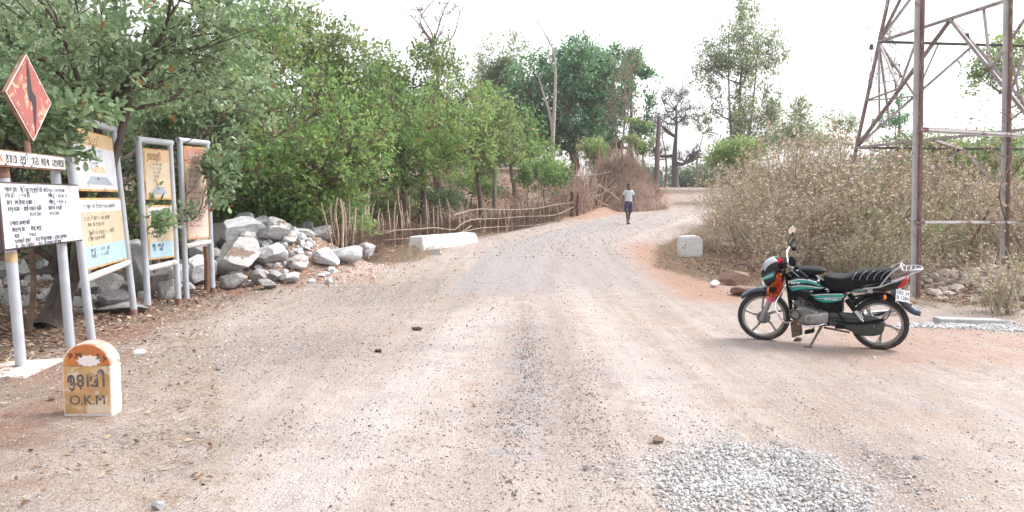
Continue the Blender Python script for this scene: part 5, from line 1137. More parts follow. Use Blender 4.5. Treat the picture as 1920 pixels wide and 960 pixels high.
# corner 0 = left far (seen), 1 = right far, 2 = right near, 3 = left near
py_ = empty('lattice_pylon', (cen[0], cen[1], onz(cen[0], cen[1])), (0, 0, 0), 'rusty lattice pylon base with crossing braces behind the steel post frame', 'pylon'); OP = np.array(py_.location)
M_leg = mat('pylon_leg_steel', (.27, .20, .19), .75, .15, var=.25, vscale=3, col2=(.48, .45, .45), thr=.55, tscale=4); M_br = mat('pylon_brace_steel', (.36, .32, .32), .7, .2, var=.25, vscale=3, col2=(.22, .14, .12), thr=.55, tscale=5)
z1 = CAMH + (370 - 88) / FPX * 19.0; z2 = 8.6
def angle_iron(q, a, b, w_, m_): 
    q.beam(a, b, w_, .012, m_); t = np.array(b, float) - a; u = np.cross([0, 0, 1], t); u = u / (np.linalg.norm(u) + 1e-9); q.beam(np.array(a) + u * (w_ / 2 - .006) , np.array(b) + u * (w_ / 2 - .006), .012, w_, m_)
for i in range(4):
    zg = onz(*corner(i, 0)[:2]) - .1; q = MB(); angle_iron(q, corner(i, zg) - OP, corner(i, z2) - OP, .085, M_leg); q.build('leg', py_)
def mid(a, b, t=.5): return a * (1 - t) + b * t
for k, (i, j) in enumerate(((0, 1), (0, 3), (3, 2), (1, 2))):
    a0_, b0_ = corner(i, zb), corner(j, zb); a1_, b1_ = corner(i, z1), corner(j, z1); m1 = mid(a1_, b1_)
    for (u_, v_) in ((a0_, b0_), (a1_, b1_)):
        q = MB(); q.beam(u_ - OP, v_ - OP, .075, .05, M_dk if k == 0 else M_br); q.build('horizontal', py_)
    for (u_, v_, w_) in ((a0_, m1, .08), (b0_, m1, .07)):
        q = MB(); angle_iron(q, u_ - OP, v_ - OP, w_ if k != 0 else .06, M_br); q.build('brace', py_)
    # upper cross braces
    a2_, b2_ = corner(i, z2), corner(j, z2)
    for (u_, v_) in ((a1_, mid(a2_, b2_)), (b1_, mid(a2_, b2_))):
        q = MB(); angle_iron(q, u_ - OP, v_ - OP, .07, M_br); q.build('brace', py_)
    # secondary struts
    h1 = mid(a0_, m1, .5); la = mid(a0_, a1_, .45); lb_ = mid(b0_, b1_, .45); h2 = mid(b0_, m1, .5)
    for (u_, v_) in ((a1_, h1), (la, h1), (b1_, h2), (lb_, h2), (h1, mid(a1_, m1, .62)), (h2, mid(b1_, m1, .62)), (a1_, mid(a0_, m1, .28)), (b1_, mid(b0_, m1, .28))):
        q = MB(); q.beam(u_ - OP, v_ - OP, .045, .035, M_br); q.build('strut', py_)
    lowp = mid(a0_, b0_); ga, gb = corner(i, .25), corner(j, .25)
    for g_ in ((ga, gb) if k in (0, 3) else ()): q = MB(); angle_iron(q, g_ - OP, lowp - OP, .08, M_br); q.build('brace', py_)
for (u_, v_) in ((mid(corner(0, zb), corner(3, zb)), mid(corner(0, zb), corner(1, zb))), (mid(corner(0, z1), corner(3, z1)), mid(corner(0, z1), corner(1, z1)))):
    q = MB(); q.beam(u_ - OP, v_ - OP, .06, .05, M_br); q.build('plan_brace', py_)
# stay wires with dark weights
M_wire = mat('thin_wire', (.25, .24, .25), .6, .5)
for k, (pts, wp, lb) in enumerate([([(1636, -20), (1633, 60), (1634, 88)], (1634, 88), 'wire with a dark weight hanging beside the pylon leg'), ([(1826, -20), (1813, 68), (1778, 242)], (1813, 68), 'slanting wire with a square dark weight between the steel posts')]):
    d = 17.6 + (-1.6 * k); P = np.array([at(a, b, d) for a, b in pts]); c = at(*wp, d); e = empty('weighted_wire', tuple(c), (0, 0, 0), lb, 'wire', 'weighted wires hanging in the pylon')
    q = MB(); q.tube(P - c, .006, M_wire, 5); q.tube(np.array([at(wp[0], wp[1] + 8, d), at(wp[0] + (2 if k == 0 else -33), 275 if k == 0 else 240, d)]) - c if k == 0 else (P[1:] - c), .006, M_wire, 5); q.build('wire', e)
    q = MB(); q.box((0, 0, 0), (.085, .085, .12), M_dk, taper=.8); q.build('weight', e, bevel=.02)
# creeper vines round the posts and the red-brown dead stem
def vine(pts, r_, lb, m_=B_purple, name='creeper_vine'):
    P = smooth_path([at(a, b, d) for a, b, d in pts], 40); z0 = P[0].copy(); q = MB(); q.tube(P - z0, np.linspace(1, .5, 40) * r_, m_, 6); tag(q.build(name, None, True, loc=tuple(z0)), lb, 'vine')
M_vine = barkmat('pale_vine', (.33, .27, .22))
vine([(1675, 510, 12.3), (1700, 485, 12.4), (1722, 455, 12.5), (1727, 420, 12.55)], .014, 'pale thick vine arching from the luggage rail up to the left post', M_vine)
vine([(1718, 430, 12.8), (1700, 400, 12.55), (1728, 370, 12.5), (1712, 335, 12.9), (1728, 305, 12.5), (1700, 300, 12.6), (1722, 285, 12.5), (1745, 275, 12.9)], .008, 'thin dark creeper wound round the left steel post', B_dark)
vine([(1888, 420, 13.2), (1874, 360, 13.0), (1896, 300, 13.2), (1872, 285, 13.0), (1898, 228, 13.2), (1872, 208, 13.1), (1895, 205, 13.2)], .012, 'brown creeper wound round the right steel post', B_brown)
vine([(1805, 520, 14.6), (1812, 480, 14.6), (1835, 430, 14.4), (1870, 370, 14.2), (1920, 300, 14.0)], .028, 'reddish dead stem slanting up to the right behind the posts', barkmat('red_stem', (.20, .10, .08)), 'dead_climber')
# ------------------------------------------------------------------ air
def haze_box():
    q = MB(); q.box((0, 175, 59), (1000, 640, 126), None); q.mats = []
    me_ = bpy.data.meshes.new('haze'); me_.from_pydata(q.v, [], q.f); m = bpy.data.materials.new('haze'); m.use_nodes = True; n = m.node_tree; n.nodes.clear()
    o = n.nodes.new('ShaderNodeOutputMaterial'); v = n.nodes.new('ShaderNodeVolumePrincipled'); v.inputs['Color'].default_value = (.95, .96, 1, 1); v.inputs['Density'].default_value = .0008; v.inputs['Anisotropy'].default_value = .2
    n.links.new(v.outputs[0], o.inputs['Volume']); me_.materials.append(m); tag(link('haze', me_), 'thin pale haze in the air', None, None, 'stuff')
haze_box()
# ------------------------------------------------------------------ motorcycle
rc = ground(1648, 655); fcn = ground(1435, 637)
yaw = math.atan2(fcn[1] - rc[1], fcn[0] - rc[0]); LEAN = radians(9)
bike = empty('motorcycle', (rc[0], rc[1], rc[2] + .0), (0, 0, 0), 'black and teal motorcycle leaning on its side stand by the road', 'motorcycle')
# local frame: +X forward, +Y rider's left (towards the camera), lean to the left
from mathutils import Matrix, Vector
bike.matrix_world = Matrix.Translation(Vector(rc)) @ Matrix.Rotation(yaw, 4, 'Z') @ Matrix.Rotation(-LEAN, 4, 'X') @ Matrix.Scale(.955, 4)
WB = 1.235; WR = .295
def q2(u, v):
    X_ = (1043 - u) / 630; vh = 725 - 35 * X_ / 1.23; return (X_, WR + (vh - v) / 608)
def ql(pts): return [q2(u, v) for u, v in pts]
M_blkp = mat('black_gloss_paint', (.006, .007, .011), .2, var=.2, spec=.35, coat=.1); M_teal = mat('teal_stripe', (.005, .26, .24), .25, var=.1, coat=.4); M_sil = mat('silver_stripe', (.55, .62, .62), .3, .3, var=.05)
M_rub = mat('tyre_rubber', (.028, .026, .025), .85, var=.3, vscale=30, bump=.4, bscale=90, col2=(.12, .09, .075), thr=.60); M_alloy = mat('alloy_wheel', (.30, .29, .285), .45, .6, var=.12, col2=(.33, .27, .23), thr=.60)
M_chr = mat('chrome', (.78, .78, .80), .12, 1., var=.03); M_eng = mat('engine_alloy', (.20, .20, .20), .5, .5, var=.25, col2=(.06, .05, .045), thr=.52, tscale=14); M_blkm = mat('black_satin_metal', (.007, .007, .008), .5, .0, spec=.15, var=.3); M_grys = mat('grey_chain_cover', (.05, .06, .057), .45, .2, var=.2, col2=(.22, .18, .15), thr=.6)
M_seat = mat('black_vinyl', (.006, .0065, .009), .5, spec=.14, var=.25, bump=.2, bscale=120); M_rib = mat('grey_seat_rib', (.24, .26, .30), .5); M_redl = mat('red_lens', (.38, .01, .015), .15, coat=.5); M_ambl = mat('amber_lens', (.75, .20, .03), .2, coat=.4); M_plate = mat('white_plate', (.82, .84, .88), .45, var=.03); M_dblk = mat('plate_digits', (.02, .02, .03), .6)
M_mud = mat('mud_stained_flap', (.17, .12, .085), .9, var=.3, col2=(.08, .06, .05), thr=.5, tscale=8); M_navy = mat('navy_gloss_paint', (.015, .03, .06), .2, coat=.6)
def ring_scale(pts, k):
    P = np.array(pts); c = P.mean(0); return c + (P - c) * k
def resamp(pts, n=48):
    P = smooth_path(np.array([(a, b, 0) for a, b in list(pts) + [pts[0]]]), n + 1)[:-1, :2]; return P
def pillow(q, outline, hw, m, n=48, flat=.55, y0=0., sides=(1, -1), pw=2.2, smooth=True):
    """closed rounded slab from a side outline; half width hw"""
    P = resamp(outline, n) if smooth else np.array(outline); n = len(P); c = P.mean(0)
    ks = [1, .985, .95, .88, .78, .62, .42, .2]; V = []; 
    for s in sides:
        for k in ks:
            e = max(0., (k - 0) ** 1); y = hw * (1 - e ** (2 / (1 - flat + .001)) ) ** (1 / pw) if k < 1 else 0
            for p in c + (P - c) * k: V.append((p[0], y0 + s * y, p[1]))
        V.append((c[0], y0 + s * hw, c[1]))
    per = len(ks) * n + 1; F = []
    for si in range(len(sides)):
        o_ = si * per
        for a in range(len(ks) - 1):
            for i in range(n): F.append((o_ + a * n + i, o_ + a * n + (i + 1) % n, o_ + (a + 1) * n + (i + 1) % n, o_ + (a + 1) * n + i))
        for i in range(n): F.append((o_ + (len(ks) - 1) * n + i, o_ + (len(ks) - 1) * n + (i + 1) % n, o_ + per - 1))
    q.add(V, F, m)
    def surf(x, z):
        d = np.array([x, z]) - c; r = np.hypot(*d)
        if r < 1e-6: return hw
        ang = np.arctan2(P[:, 1] - c[1], P[:, 0] - c[0]); a0 = math.atan2(d[1], d[0]); j = np.argmin(np.abs((ang - a0 + pi) % (2 * pi) - pi)); R = np.hypot(*(P[j] - c)); k = min(r / R, .985)
        return hw * (1 - k ** (2 / (1 - flat + .001))) ** (1 / pw)
    return surf
def strip(q, top, bot, surf, m, off=.004, n=22, y0=0):
    """painted stripe following a pillow surface, given as top and bottom lines in zoom pixels"""
    def rs(l): 
        L_ = np.array(ql(l)); s = np.concatenate([[0], np.cumsum(np.linalg.norm(np.diff(L_, axis=0), axis=1))]); t = np.linspace(0, s[-1], n); return np.stack([np.interp(t, s, L_[:, 0]), np.interp(t, s, L_[:, 1])], 1)
    A_, B_ = rs(top), rs(bot); V = []; rows = 5
    for i in range(n):
        for j in range(rows): p = A_[i] * (1 - j / (rows - 1)) + B_[i] * j / (rows - 1); V.append((p[0], y0 + surf(*p) + off, p[1]))
    F = [(i * rows + j, (i + 1) * rows + j, (i + 1) * rows + j + 1, i * rows + j + 1) for i in range(n - 1) for j in range(rows - 1)]; q.add(V, F, m)
def torus_prof(R, r1, r2, n=14): return [(R + r1 * cos(2 * pi * i / n), r2 * sin(2 * pi * i / n)) for i in range(n + 1)]
def wheel(name, x, steer=0, tw=.045, rear=False):
    e = empty(name, (x, 0, WR), (0, 0, steer), parent=bike)
    q = MB(); q.lathe([(WR + .002 - .055 * abs(sin(t / 2)) ** 0 * (1 - cos(t)) / 2 if 0 else WR - .031 + .031 * cos(t), tw * sin(t)) for t in np.linspace(0, 2 * pi, 19)], M_rub, ax='y', n=64)
    # tread blocks
    for k in range(58):
        a = 2 * pi * k / 58
        for s in (-1, 1):
            c = np.array([cos(a) * (WR - .005), s * tw * .42, sin(a) * (WR - .005)]); R = np.array([[cos(a), 0, -sin(a)], [0, 1, 0], [sin(a), 0, cos(a)]]); q.box(c, (.010, tw * .55, .018), M_rub, R)
    q.build('tyre', e, True)
    q = MB(); ri = WR - .062
    q.lathe([(ri + .010, -.030), (ri + .012, -.034), (ri - .004, -.034), (ri - .012, -.022), (ri - .018, -.012), (ri - .018, .012), (ri - .012, .022), (ri - .004, .034), (ri + .012, .034), (ri + .010, .030)], M_alloy, ax='y', n=64)
    rm = q.build('rim', e, True)
    for k in range(5):
        a = 2 * pi * k / 5 + (.3 if not rear else .9); d = .16; q = MB()
        pts = [(cos(a - d * .9) * .035, sin(a - d * .9) * .035), (cos(a - .10) * ri * .55, sin(a - .10) * ri * .55), (cos(a) * (ri - .012), sin(a) * (ri - .012))]
        for (x0_, z0_), (x1_, z1_), w0 in ((pts[0], pts[1], .030), (pts[1], pts[2], .025)): q.beam((x0_, 0, z0_), (x1_, 0, z1_), w0, .022, M_alloy, up=(0, 1, 0))
        q.beam((pts[1][0], 0, pts[1][1]), (cos(a + .16) * (ri - .014), 0, sin(a + .16) * (ri - .014)), .012, .02, M_alloy, up=(0, 1, 0)) if rear else None
        q.build('spoke', e, False, bevel=.005)
    q = MB(); q.lathe([(0, -.06), (.035, -.06), (.055, -.045), (.062, -.02), (.062, .02), (.05, .045), (.03, .055), (.012, .062), (0, .062)], M_eng, ax='y', n=28); q.tube([(0, -.09, 0), (0, .09, 0)], .010, M_chr, 10)
    if not rear: q.tube([(0, .05, 0), (.02, .055, -.07)], .010, M_eng, 6); q.lathe([(0, .045), (.075, .045), (.078, .055), (.06, .065), (0, .066)], M_eng, ax='y', n=28)
    q.build('hub', e, True); return e
wf = wheel('wheel', WB, radians(7)); wr = wheel('wheel', 0, 0, .05, True)
# fork
def tubeL(q, pts, r, m, y=0, n=16, sides=10): q.tube(smooth_path([(a, y_, b) for (a, b), y_ in [(q2(u, v), (y if w is None else w)) for u, v, w in pts]], n), r, m, sides)
hx, hz_ = WB, WR; top = q2(408, 340)
for s in (1, -1):
    q = MB(); lo = np.array([hx + .0, s * .085, hz_]); up_ = np.array([top[0], s * .085, top[1]]); mid_ = lo * .62 + up_ * .38
    q.tube([lo + [.012, 0, -.03], lo + [0, 0, .02], mid_], [.020, .026, .024], mat('fork_alloy', (.32, .31, .30), .45, .5, var=.08), 12); q.tube([mid_, up_], .0155, M_chr, 12); q.tube([mid_ - [.0, 0, .005], mid_ + (up_ - mid_) * .12], .029, M_blkm, 12)
    q.build('front_fork', bike, True)
q = MB(); q.box((top[0] + .02, 0, top[1] - .02), (.06, .24, .03), M_blkm); q.box((top[0] + .09, 0, top[1] - .23), (.06, .23, .035), M_blkm); q.tube([(top[0] - .0, 0, top[1] + .02), (top[0] + .05, 0, top[1] - .26)], .028, M_blkm, 12); q.build('fork_yoke', bike, bevel=.006)
# front mudguard
def guard(q, cx, cz, R0, a0, a1, w0, m, n=22, drop=.035):
    V = []; prof = [(-1, -drop), (-.96, -drop * .3), (-.7, 0), (-.3, .010), (.3, .010), (.7, 0), (.96, -drop * .3), (1, -drop)]
    for k in range(n + 1):
        a = radians(a0 + (a1 - a0) * k / n); f = 1 - .25 * max(0, abs(k / n - .5) * 2 - .8) / .2
        for (y, d) in prof: V.append((cx + cos(a) * (R0 + d), y * w0 * f, cz + sin(a) * (R0 + d)))
    p_ = len(prof); q.add(V, [(k * p_ + j, (k + 1) * p_ + j, (k + 1) * p_ + j + 1, k * p_ + j + 1) for k in range(n) for j in range(p_ - 1)], m)
q = MB(); guard(q, WB, WR, WR + .045, 40, 128, .062, M_navy); o = q.build('front_mudguard', bike, True); o.modifiers.new('t', 'SOLIDIFY').thickness = .004
# headlight cowl
q = MB(); cow = [(338, 268), (372, 285), (398, 318), (402, 360), (397, 405), (388, 438), (345, 462), (300, 472), (280, 455), (262, 420), (250, 392), (250, 360), (285, 312)]
sf = pillow(q, ql(cow), .115, M_blkp, flat=.62); cw = q.build('headlight_cowl', bike, True)
q = MB(); strip(q, [(262, 398), (300, 372), (352, 345)], [(274, 414), (310, 402), (350, 388)], sf, M_teal, .003); strip(q, [(256, 408), (300, 385), (350, 365)], [(258, 411), (302, 391), (350, 370)], sf, M_sil, .006); q.build('teal_stripe', cw, True)
M_visor = mat('clear_visor', (.40, .42, .46), .12, var=.1, coat=.5)
q = MB(); A0, A1 = q2(344, 262), q2(246, 362); n_ = 12; V = []
for i in range(n_ + 1):
    t = i / n_; x_ = A0[0] * (1 - t) + A1[0] * t + .028 * sin(pi * t); z_ = A0[1] * (1 - t) + A1[1] * t + .03 * sin(pi * t) + .008; wd = .085 + .04 * sin(pi * min(1, t + .15) * .8)
    for j in range(9): s = (j - 4) / 4; V.append((x_ - .055 * s * s, s * wd, z_ - .03 * s * s))
q.add(V, [(i * 9 + j, (i + 1) * 9 + j, (i + 1) * 9 + j + 1, i * 9 + j + 1) for i in range(n_) for j in range(8)], M_visor); o = q.build('visor', cw, True); o.modifiers.new('t', 'SOLIDIFY').thickness = .004
V = []; q = MB(); hc = q2(262, 420)
q.lathe([(0, .035), (.05, .030), (.068, .014), (.075, 0), (.077, -.03), (.05, -.05)], mat('headlight_glass', (.75, .78, .82), .06, coat=1), c=(hc[0] - .025, 0, hc[1] - .02), ax='x', n=28); o = q.build('headlight', cw, True)
for s in (1, -1):
    c = q2(345, 470); q = MB(); q.tube([(c[0] - .02, s * .10, c[1] + .02), (c[0], s * .15, c[1])], .012, M_blkm, 8); q.lathe([(0, .05), (.02, .045), (.03, .02), (.032, -.01), (.022, -.03), (0, -.035)], M_blkm, c=(c[0], s * .17, c[1]), ax='x', n=16); q.lathe([(0, .054), (.022, .047), (.029, .03)], M_ambl, c=(c[0] + .002, s * .17, c[1]), ax='x', n=16); q.build('front_indicator', bike, True)
# tank
q = MB(); tank = [(442, 408), (470, 386), (550, 378), (620, 392), (665, 420), (690, 452), (694, 486), (640, 493), (560, 484), (500, 494), (458, 494), (440, 455)]
sf = pillow(q, ql(tank), .135, M_blkp, flat=.6); tk = q.build('fuel_tank', bike, True)
q = MB(); strip(q, [(448, 420), (520, 404), (590, 408), (640, 428), (682, 458)], [(449, 441), (520, 428), (590, 424), (640, 440), (684, 464)], sf, M_teal, .003)
strip(q, [(452, 463), (530, 448), (600, 450), (650, 458), (688, 466)], [(475, 490), (520, 488), (580, 470), (640, 466), (688, 470)], sf, M_teal, .003); q.build('teal_stripe', tk, True)
q = MB(); strip(q, [(447, 417), (520, 398), (590, 400), (640, 420)], [(447, 421), (520, 404), (590, 408), (640, 427)], sf, M_sil, .005); strip(q, [(446, 455), (530, 440), (600, 445), (690, 463)], [(448, 461), (530, 447), (600, 452), (690, 469)], sf, M_sil, .006); q.build('silver_line', tk, True)
lt = q2(452, 429); text_mesh('Hero', .050, 'lettering', tk, mat('white_decal', (.85, .86, .88), .4), (lt[0], sf(lt[0] - .14, lt[1]) + .012, lt[1]), (radians(90), 0, radians(182)), ext=.0015, xs=1.15)
q = MB(); cov = [(432, 378), (470, 352), (540, 332), (610, 334), (688, 345), (688, 368), (640, 384), (560, 386), (470, 390)]; pillow(q, ql(cov), .10, M_seat, flat=.5); q.build('tank_bag_cover', tk, True)
# seat
q = MB(); seat = [(672, 400), (700, 386), (785, 392), (850, 384), (900, 362), (960, 350), (1040, 344), (1108, 344), (1118, 365), (1092, 402), (1060, 432), (960, 452), (860, 484), (800, 496), (715, 488), (690, 455)]
sf = pillow(q, ql(seat), .125, M_seat, flat=.75); stt = q.build('seat', bike, True); q = MB()
for u in (872, 915, 960, 1003, 1047): strip(q, [(u + 46, 347), (u + 18, 364), (u + 4, 385), (u, 405)], [(u + 51, 347), (u + 22, 365), (u + 8, 386), (u + 4, 406)], sf, M_rib, .004, n=12)
q.build('seat_rib', stt, True)
# side panel and tail
q = MB(); sp_ = [(590, 506), (700, 498), (822, 500), (832, 530), (802, 560), (712, 574), (645, 562), (612, 535)]; sf = pillow(q, ql(sp_), .12, M_blkp, flat=.75); pn = q.build('side_panel', bike, True)
q = MB(); strip(q, [(606, 522), (700, 512), (822, 508)], [(618, 540), (700, 530), (824, 522)], sf, M_teal, .003); strip(q, [(635, 548), (720, 536), (815, 532)], [(660, 563), (720, 566), (800, 556)], sf, M_teal, .003); q.build('teal_stripe', pn, True)
q = MB(); strip(q, [(600, 512), (700, 504), (822, 502)], [(603, 518), (700, 509), (822, 507)], sf, M_sil, .005); strip(q, [(615, 541), (700, 531), (820, 524)], [(618, 545), (700, 535), (820, 528)], sf, M_sil, .005); q.build('silver_line', pn, True)
lt = q2(688, 543); text_mesh('Splendor+', .036, 'lettering', pn, MATS['white_decal'], (lt[0], sf(lt[0] - .10, lt[1]) + .010, lt[1]), (radians(90), 0, radians(180)), ext=.001, shear=.35, xs=1.2)
q = MB(); tl_ = [(858, 482), (960, 462), (1060, 440), (1130, 428), (1195, 412), (1180, 440), (1120, 482), (1000, 494), (862, 502)]; sf = pillow(q, ql(tl_), .105, M_blkp, flat=.7); tp2 = q.build('tail_panel', bike, True)
q = MB(); strip(q, [(866, 482), (960, 468), (1010, 462)], [(864, 496), (960, 484), (1000, 474)], sf, mat('green_grey_stripe', (.10, .20, .17), .3), .003); strip(q, [(862, 478), (960, 464), (1010, 456)], [(862, 483), (960, 469), (1010, 461)], sf, M_sil, .006); q.build('silver_line', tp2, True)
# rear mudguard: channel sweeping back and down
gp = ql([(1075, 470), (1130, 470), (1170, 500), (1200, 545), (1232, 590), (1265, 618), (1298, 628)]); G_ = smooth_path([(a, 0, b) for a, b in gp], 20); V = []
for k, p in enumerate(G_):
    t = G_[min(k + 1, 19)] - G_[max(k - 1, 0)]; t /= np.linalg.norm(t); nrm = np.array([-t[2], 0, t[0]]); nrm = -nrm if nrm[0] > 0 else nrm
    wd = .085 - .02 * k / 19
    for s, d in ((-1, -.10), (-1, -.03), (-.8, 0), (0, .014), (.8, 0), (1, -.03), (1, -.10)): V.append(tuple(p + nrm * (d * (1 - .55 * k / 19)) + np.array([0, s * wd, 0])))
q = MB(); q.add(V, [(k * 7 + j, (k + 1) * 7 + j, (k + 1) * 7 + j + 1, k * 7 + j + 1) for k in range(19) for j in range(6)], M_navy); o = q.build('rear_mudguard', bike, True); o.modifiers.new('t', 'SOLIDIFY').thickness = .005; rmg = o
q = MB(); guard(q, 0, WR, WR + .055, 35, 118, .07, M_blkm); o = q.build('inner_mudguard', bike, True); o.modifiers.new('t', 'SOLIDIFY').thickness = .004
q = MB(); pillow(q, ql([(1120, 432), (1160, 412), (1203, 398), (1217, 404), (1212, 440), (1192, 462), (1150, 474), (1122, 464)]), .075, M_redl, flat=.7); q.build('tail_light', bike, True)
q = MB(); c = q2(1222, 584); q.box((c[0] - .015, 0, c[1]), (.03, .09, .03), M_redl, np.array([[.8, 0, .6], [0, 1, 0], [-.6, 0, .8]])); q.build('reflector', rmg, bevel=.006)
# number plate: on a bracket facing backwards
a_, b_ = q2(1146, 482), q2(1180, 552); cpl = np.array([(a_[0] + b_[0]) / 2 - .035, .075, (a_[1] + b_[1]) / 2]); rt = math.atan2(b_[0] - a_[0], -(b_[1] - a_[1]))
pe = empty('number_plate', tuple(cpl), (0, rt * -1 * -1, 0), parent=bike); pe.rotation_euler = (radians(90) - abs(rt) * 0, 0, 0)
pe.matrix_local = Matrix.Translation(Vector(cpl)) @ Matrix.Rotation(radians(-143), 4, 'Z') @ Matrix.Rotation(radians(-22), 4, 'X') @ Matrix.Rotation(radians(16), 4, 'Y')
q = MB(); q.box((0, .004, 0), (.155, .006, .125), M_plate); q.build('plate', pe, bevel=.004)
text_mesh('OD 24', .058, 'lettering', pe, M_dblk, (0, -.0005, .010), (radians(90), 0, 0), align='CENTER', ext=.001, xs=.85); text_mesh('B 1284', .058, 'lettering', pe, M_dblk, (0, -.0005, -.046), (radians(90), 0, 0), align='CENTER', ext=.001, xs=.85)
for s in (1, -1):
    c = q2(1064, 517); q = MB(); q.tube([(c[0] + .05, s * .07, c[1] - .0), (c[0], s * .12, c[1])], .011, M_blkm, 8); q.lathe([(0, .04), (.025, .035), (.031, .0), (.026, -.012)], M_blkm, c=(c[0], s * .15, c[1]), ax='x', n=16); q.lathe([(.027, -.012), (.03, -.02), (.022, -.036), (0, -.042)], M_ambl, c=(c[0], s * .15, c[1]), ax='x', n=16); q.build('rear_indicator', bike, True)
# luggage rail
q = MB(); M_rl = mat('pale_metal_tube', (.42, .43, .46), .3, .8)
def tl3(pts, r, m=M_rl, qq=None, n=24): (qq or q).tube(smooth_path([(q2(u, v)[0], y, q2(u, v)[1]) for u, v, y in pts], n), r, m, 9)
for s in (1, -1):
    tl3([(945, 462, .135 * s), (1030, 452, .14 * s), (1052, 436, .14 * s), (1085, 390, .135 * s), (1130, 342, .13 * s), (1165, 326, .11 * s)], .0095)
    tl3([(1040, 452, .14 * s), (1110, 424, .135 * s), (1180, 398, .12 * s), (1225, 372, .10 * s), (1285, 352, .08 * s)], .008)
    tl3([(1165, 326, .11 * s), (1185, 345, .11 * s), (1240, 342, .11 * s), (1285, 345, .07 * s), (1296, 352, .0)], .010)
for u in (1175, 1200, 1228, 1255): tl3([(u, 345, -.11), (u, 345, .11)], .006, n=3)
tl3([(1165, 326, -.11), (1165, 326, .11)], .010, n=3); q.box((q2(985, 478)[0], .14, q2(985, 478)[1]), (.05, .006, .04), M_rl); q.build('luggage_rail', bike, True)
# frame
q = MB()
for pts, r in (([(425, 380, 0), (440, 500, 0), (455, 620, 0), (480, 700, 0), (530, 740, 0)], .021), ([(440, 400, 0), (600, 492, 0), (820, 500, 0), (1080, 468, 0)], .016), ([(820, 500, .09), (800, 580, .09), (770, 640, .09), (720, 720, .07)], .013), ([(870, 525, .10), (960, 510, .10), (1060, 500, .09)], .011), ([(880, 545, .10), (960, 535, .10), (1050, 515, .09)], .008), ([(530, 740, 0), (620, 745, 0), (720, 740, 0)], .018)): tl3(pts, r, M_blkm)
q.box((q2(515, 530)[0], 0, q2(515, 530)[1]), (.22, .15, .10), M_blkm); q.box((q2(600, 580)[0], 0, q2(600, 580)[1]), (.20, .09, .16), M_blkm); q.box((q2(740, 600)[0], 0, q2(740, 600)[1]), (.22, .16, .16), M_blkm); q.build('frame', bike, True)  # black filler boxes added to darken the gaps between tank, side panel and engine
# engine
q = MB()
pillow(q, ql([(480, 610), (520, 590), (590, 600), (650, 625), (712, 632), (722, 690), (705, 728), (640, 735), (560, 738), (500, 722), (478, 670)]), .13, M_eng, flat=.8); en = q.build('engine', bike, True); q = MB()
for (u, v) in ((500, 640), (520, 610), (545, 725), (600, 735), (660, 732), (700, 640), (706, 715), (486, 690), (520, 720), (640, 632)): c = q2(u, v); q.lathe([(0, .132), (.009, .132), (.010, .120)], M_chr, c=(c[0], 0, c[1]), ax='y', n=8)
c = q2(500, 650); q.lathe([(.045, .151), (.05, .154), (.055, .151)], M_blkm, c=(c[0], 0, c[1]), ax='y', n=24)
tl3b = smooth_path([(q2(590, 600)[0], .05, q2(590, 600)[1]), (q2(520, 625)[0], .12, q2(520, 625)[1]), (q2(470, 560)[0], .09, q2(470, 560)[1])], 12); q.tube(tl3b, .007, M_blkm, 6); q.tube(tl3b + np.array([.03, .01, -.02]), .005, M_blkm, 6)
for k in range(5): c0 = q2(525 + 24 * k, 700); q.box((c0[0], .131, c0[1]), (.006, .008, .05), M_eng)
q.build('bolt_and_hose_set', en, True)
q = MB()
for k in range(9):   # finned cylinder leaning forward
    c0 = np.array(q2(600, 640)); c1 = np.array(q2(500, 590)); c = c0 + (c1 - c0) * (k / 8) ; a = math.atan2(c1[1] - c0[1], c1[0] - c0[0]); R = np.array([[cos(a), 0, -sin(a)], [0, 1, 0], [sin(a), 0, cos(a)]]); q.box((c[0], 0, c[1] + .02), (.007, .19, .17), M_eng, R)
q.box((q2(505, 600)[0], 0, q2(505, 600)[1] + .02), (.07, .14, .12), M_eng); q.build('cylinder', en, bevel=.003)
q = MB(); pillow(q, ql([(556, 662), (580, 645), (640, 640), (716, 634), (720, 690), (700, 712), (640, 718), (580, 714), (558, 695)]), .035, mat('engine_cover', (.34, .34, .34), .4, .5, var=.2, col2=(.16, .13, .11), thr=.58, tscale=12), flat=.8, y0=.115); c = q2(500, 650); q.lathe([(0, .15), (.06, .15), (.068, .14), (.07, .10)], M_eng, c=(c[0], 0, c[1]), ax='y', n=24); c = q2(592, 682); q.lathe([(0, .153), (.025, .153), (.028, .145)], M_eng, c=(c[0], 0, c[1]), ax='y', n=18); q.build('crankcase_cover', en, True)
q = MB(); c = q2(545, 575); q.lathe([(.0, -.03), (.03, -.03), (.03, .03), (0, .03)], M_eng, c=(c[0], .05, c[1]), ax='z', n=14); q.tube(smooth_path([(q2(600, 560)[0], .06, q2(600, 560)[1]), (q2(570, 590)[0], .07, q2(570, 590)[1]), (q2(540, 560)[0], .06, q2(540, 560)[1])], 10), .018, M_blkm, 8); q.build('carburettor', en, True)
q = MB(); tl3([(500, 640, -.06), (450, 680, -.12), (520, 735, -.14), (700, 735, -.15), (850, 715, -.15)], .018, M_chr); q.tube([(q2(850, 712)[0], -.15, q2(850, 712)[1]), (q2(1010, 690)[0], -.16, q2(1010, 690)[1]), (q2(1160, 672)[0], -.165, q2(1160, 672)[1])], [.03, .042, .04], M_chr, 14); q.build('exhaust', bike, True)
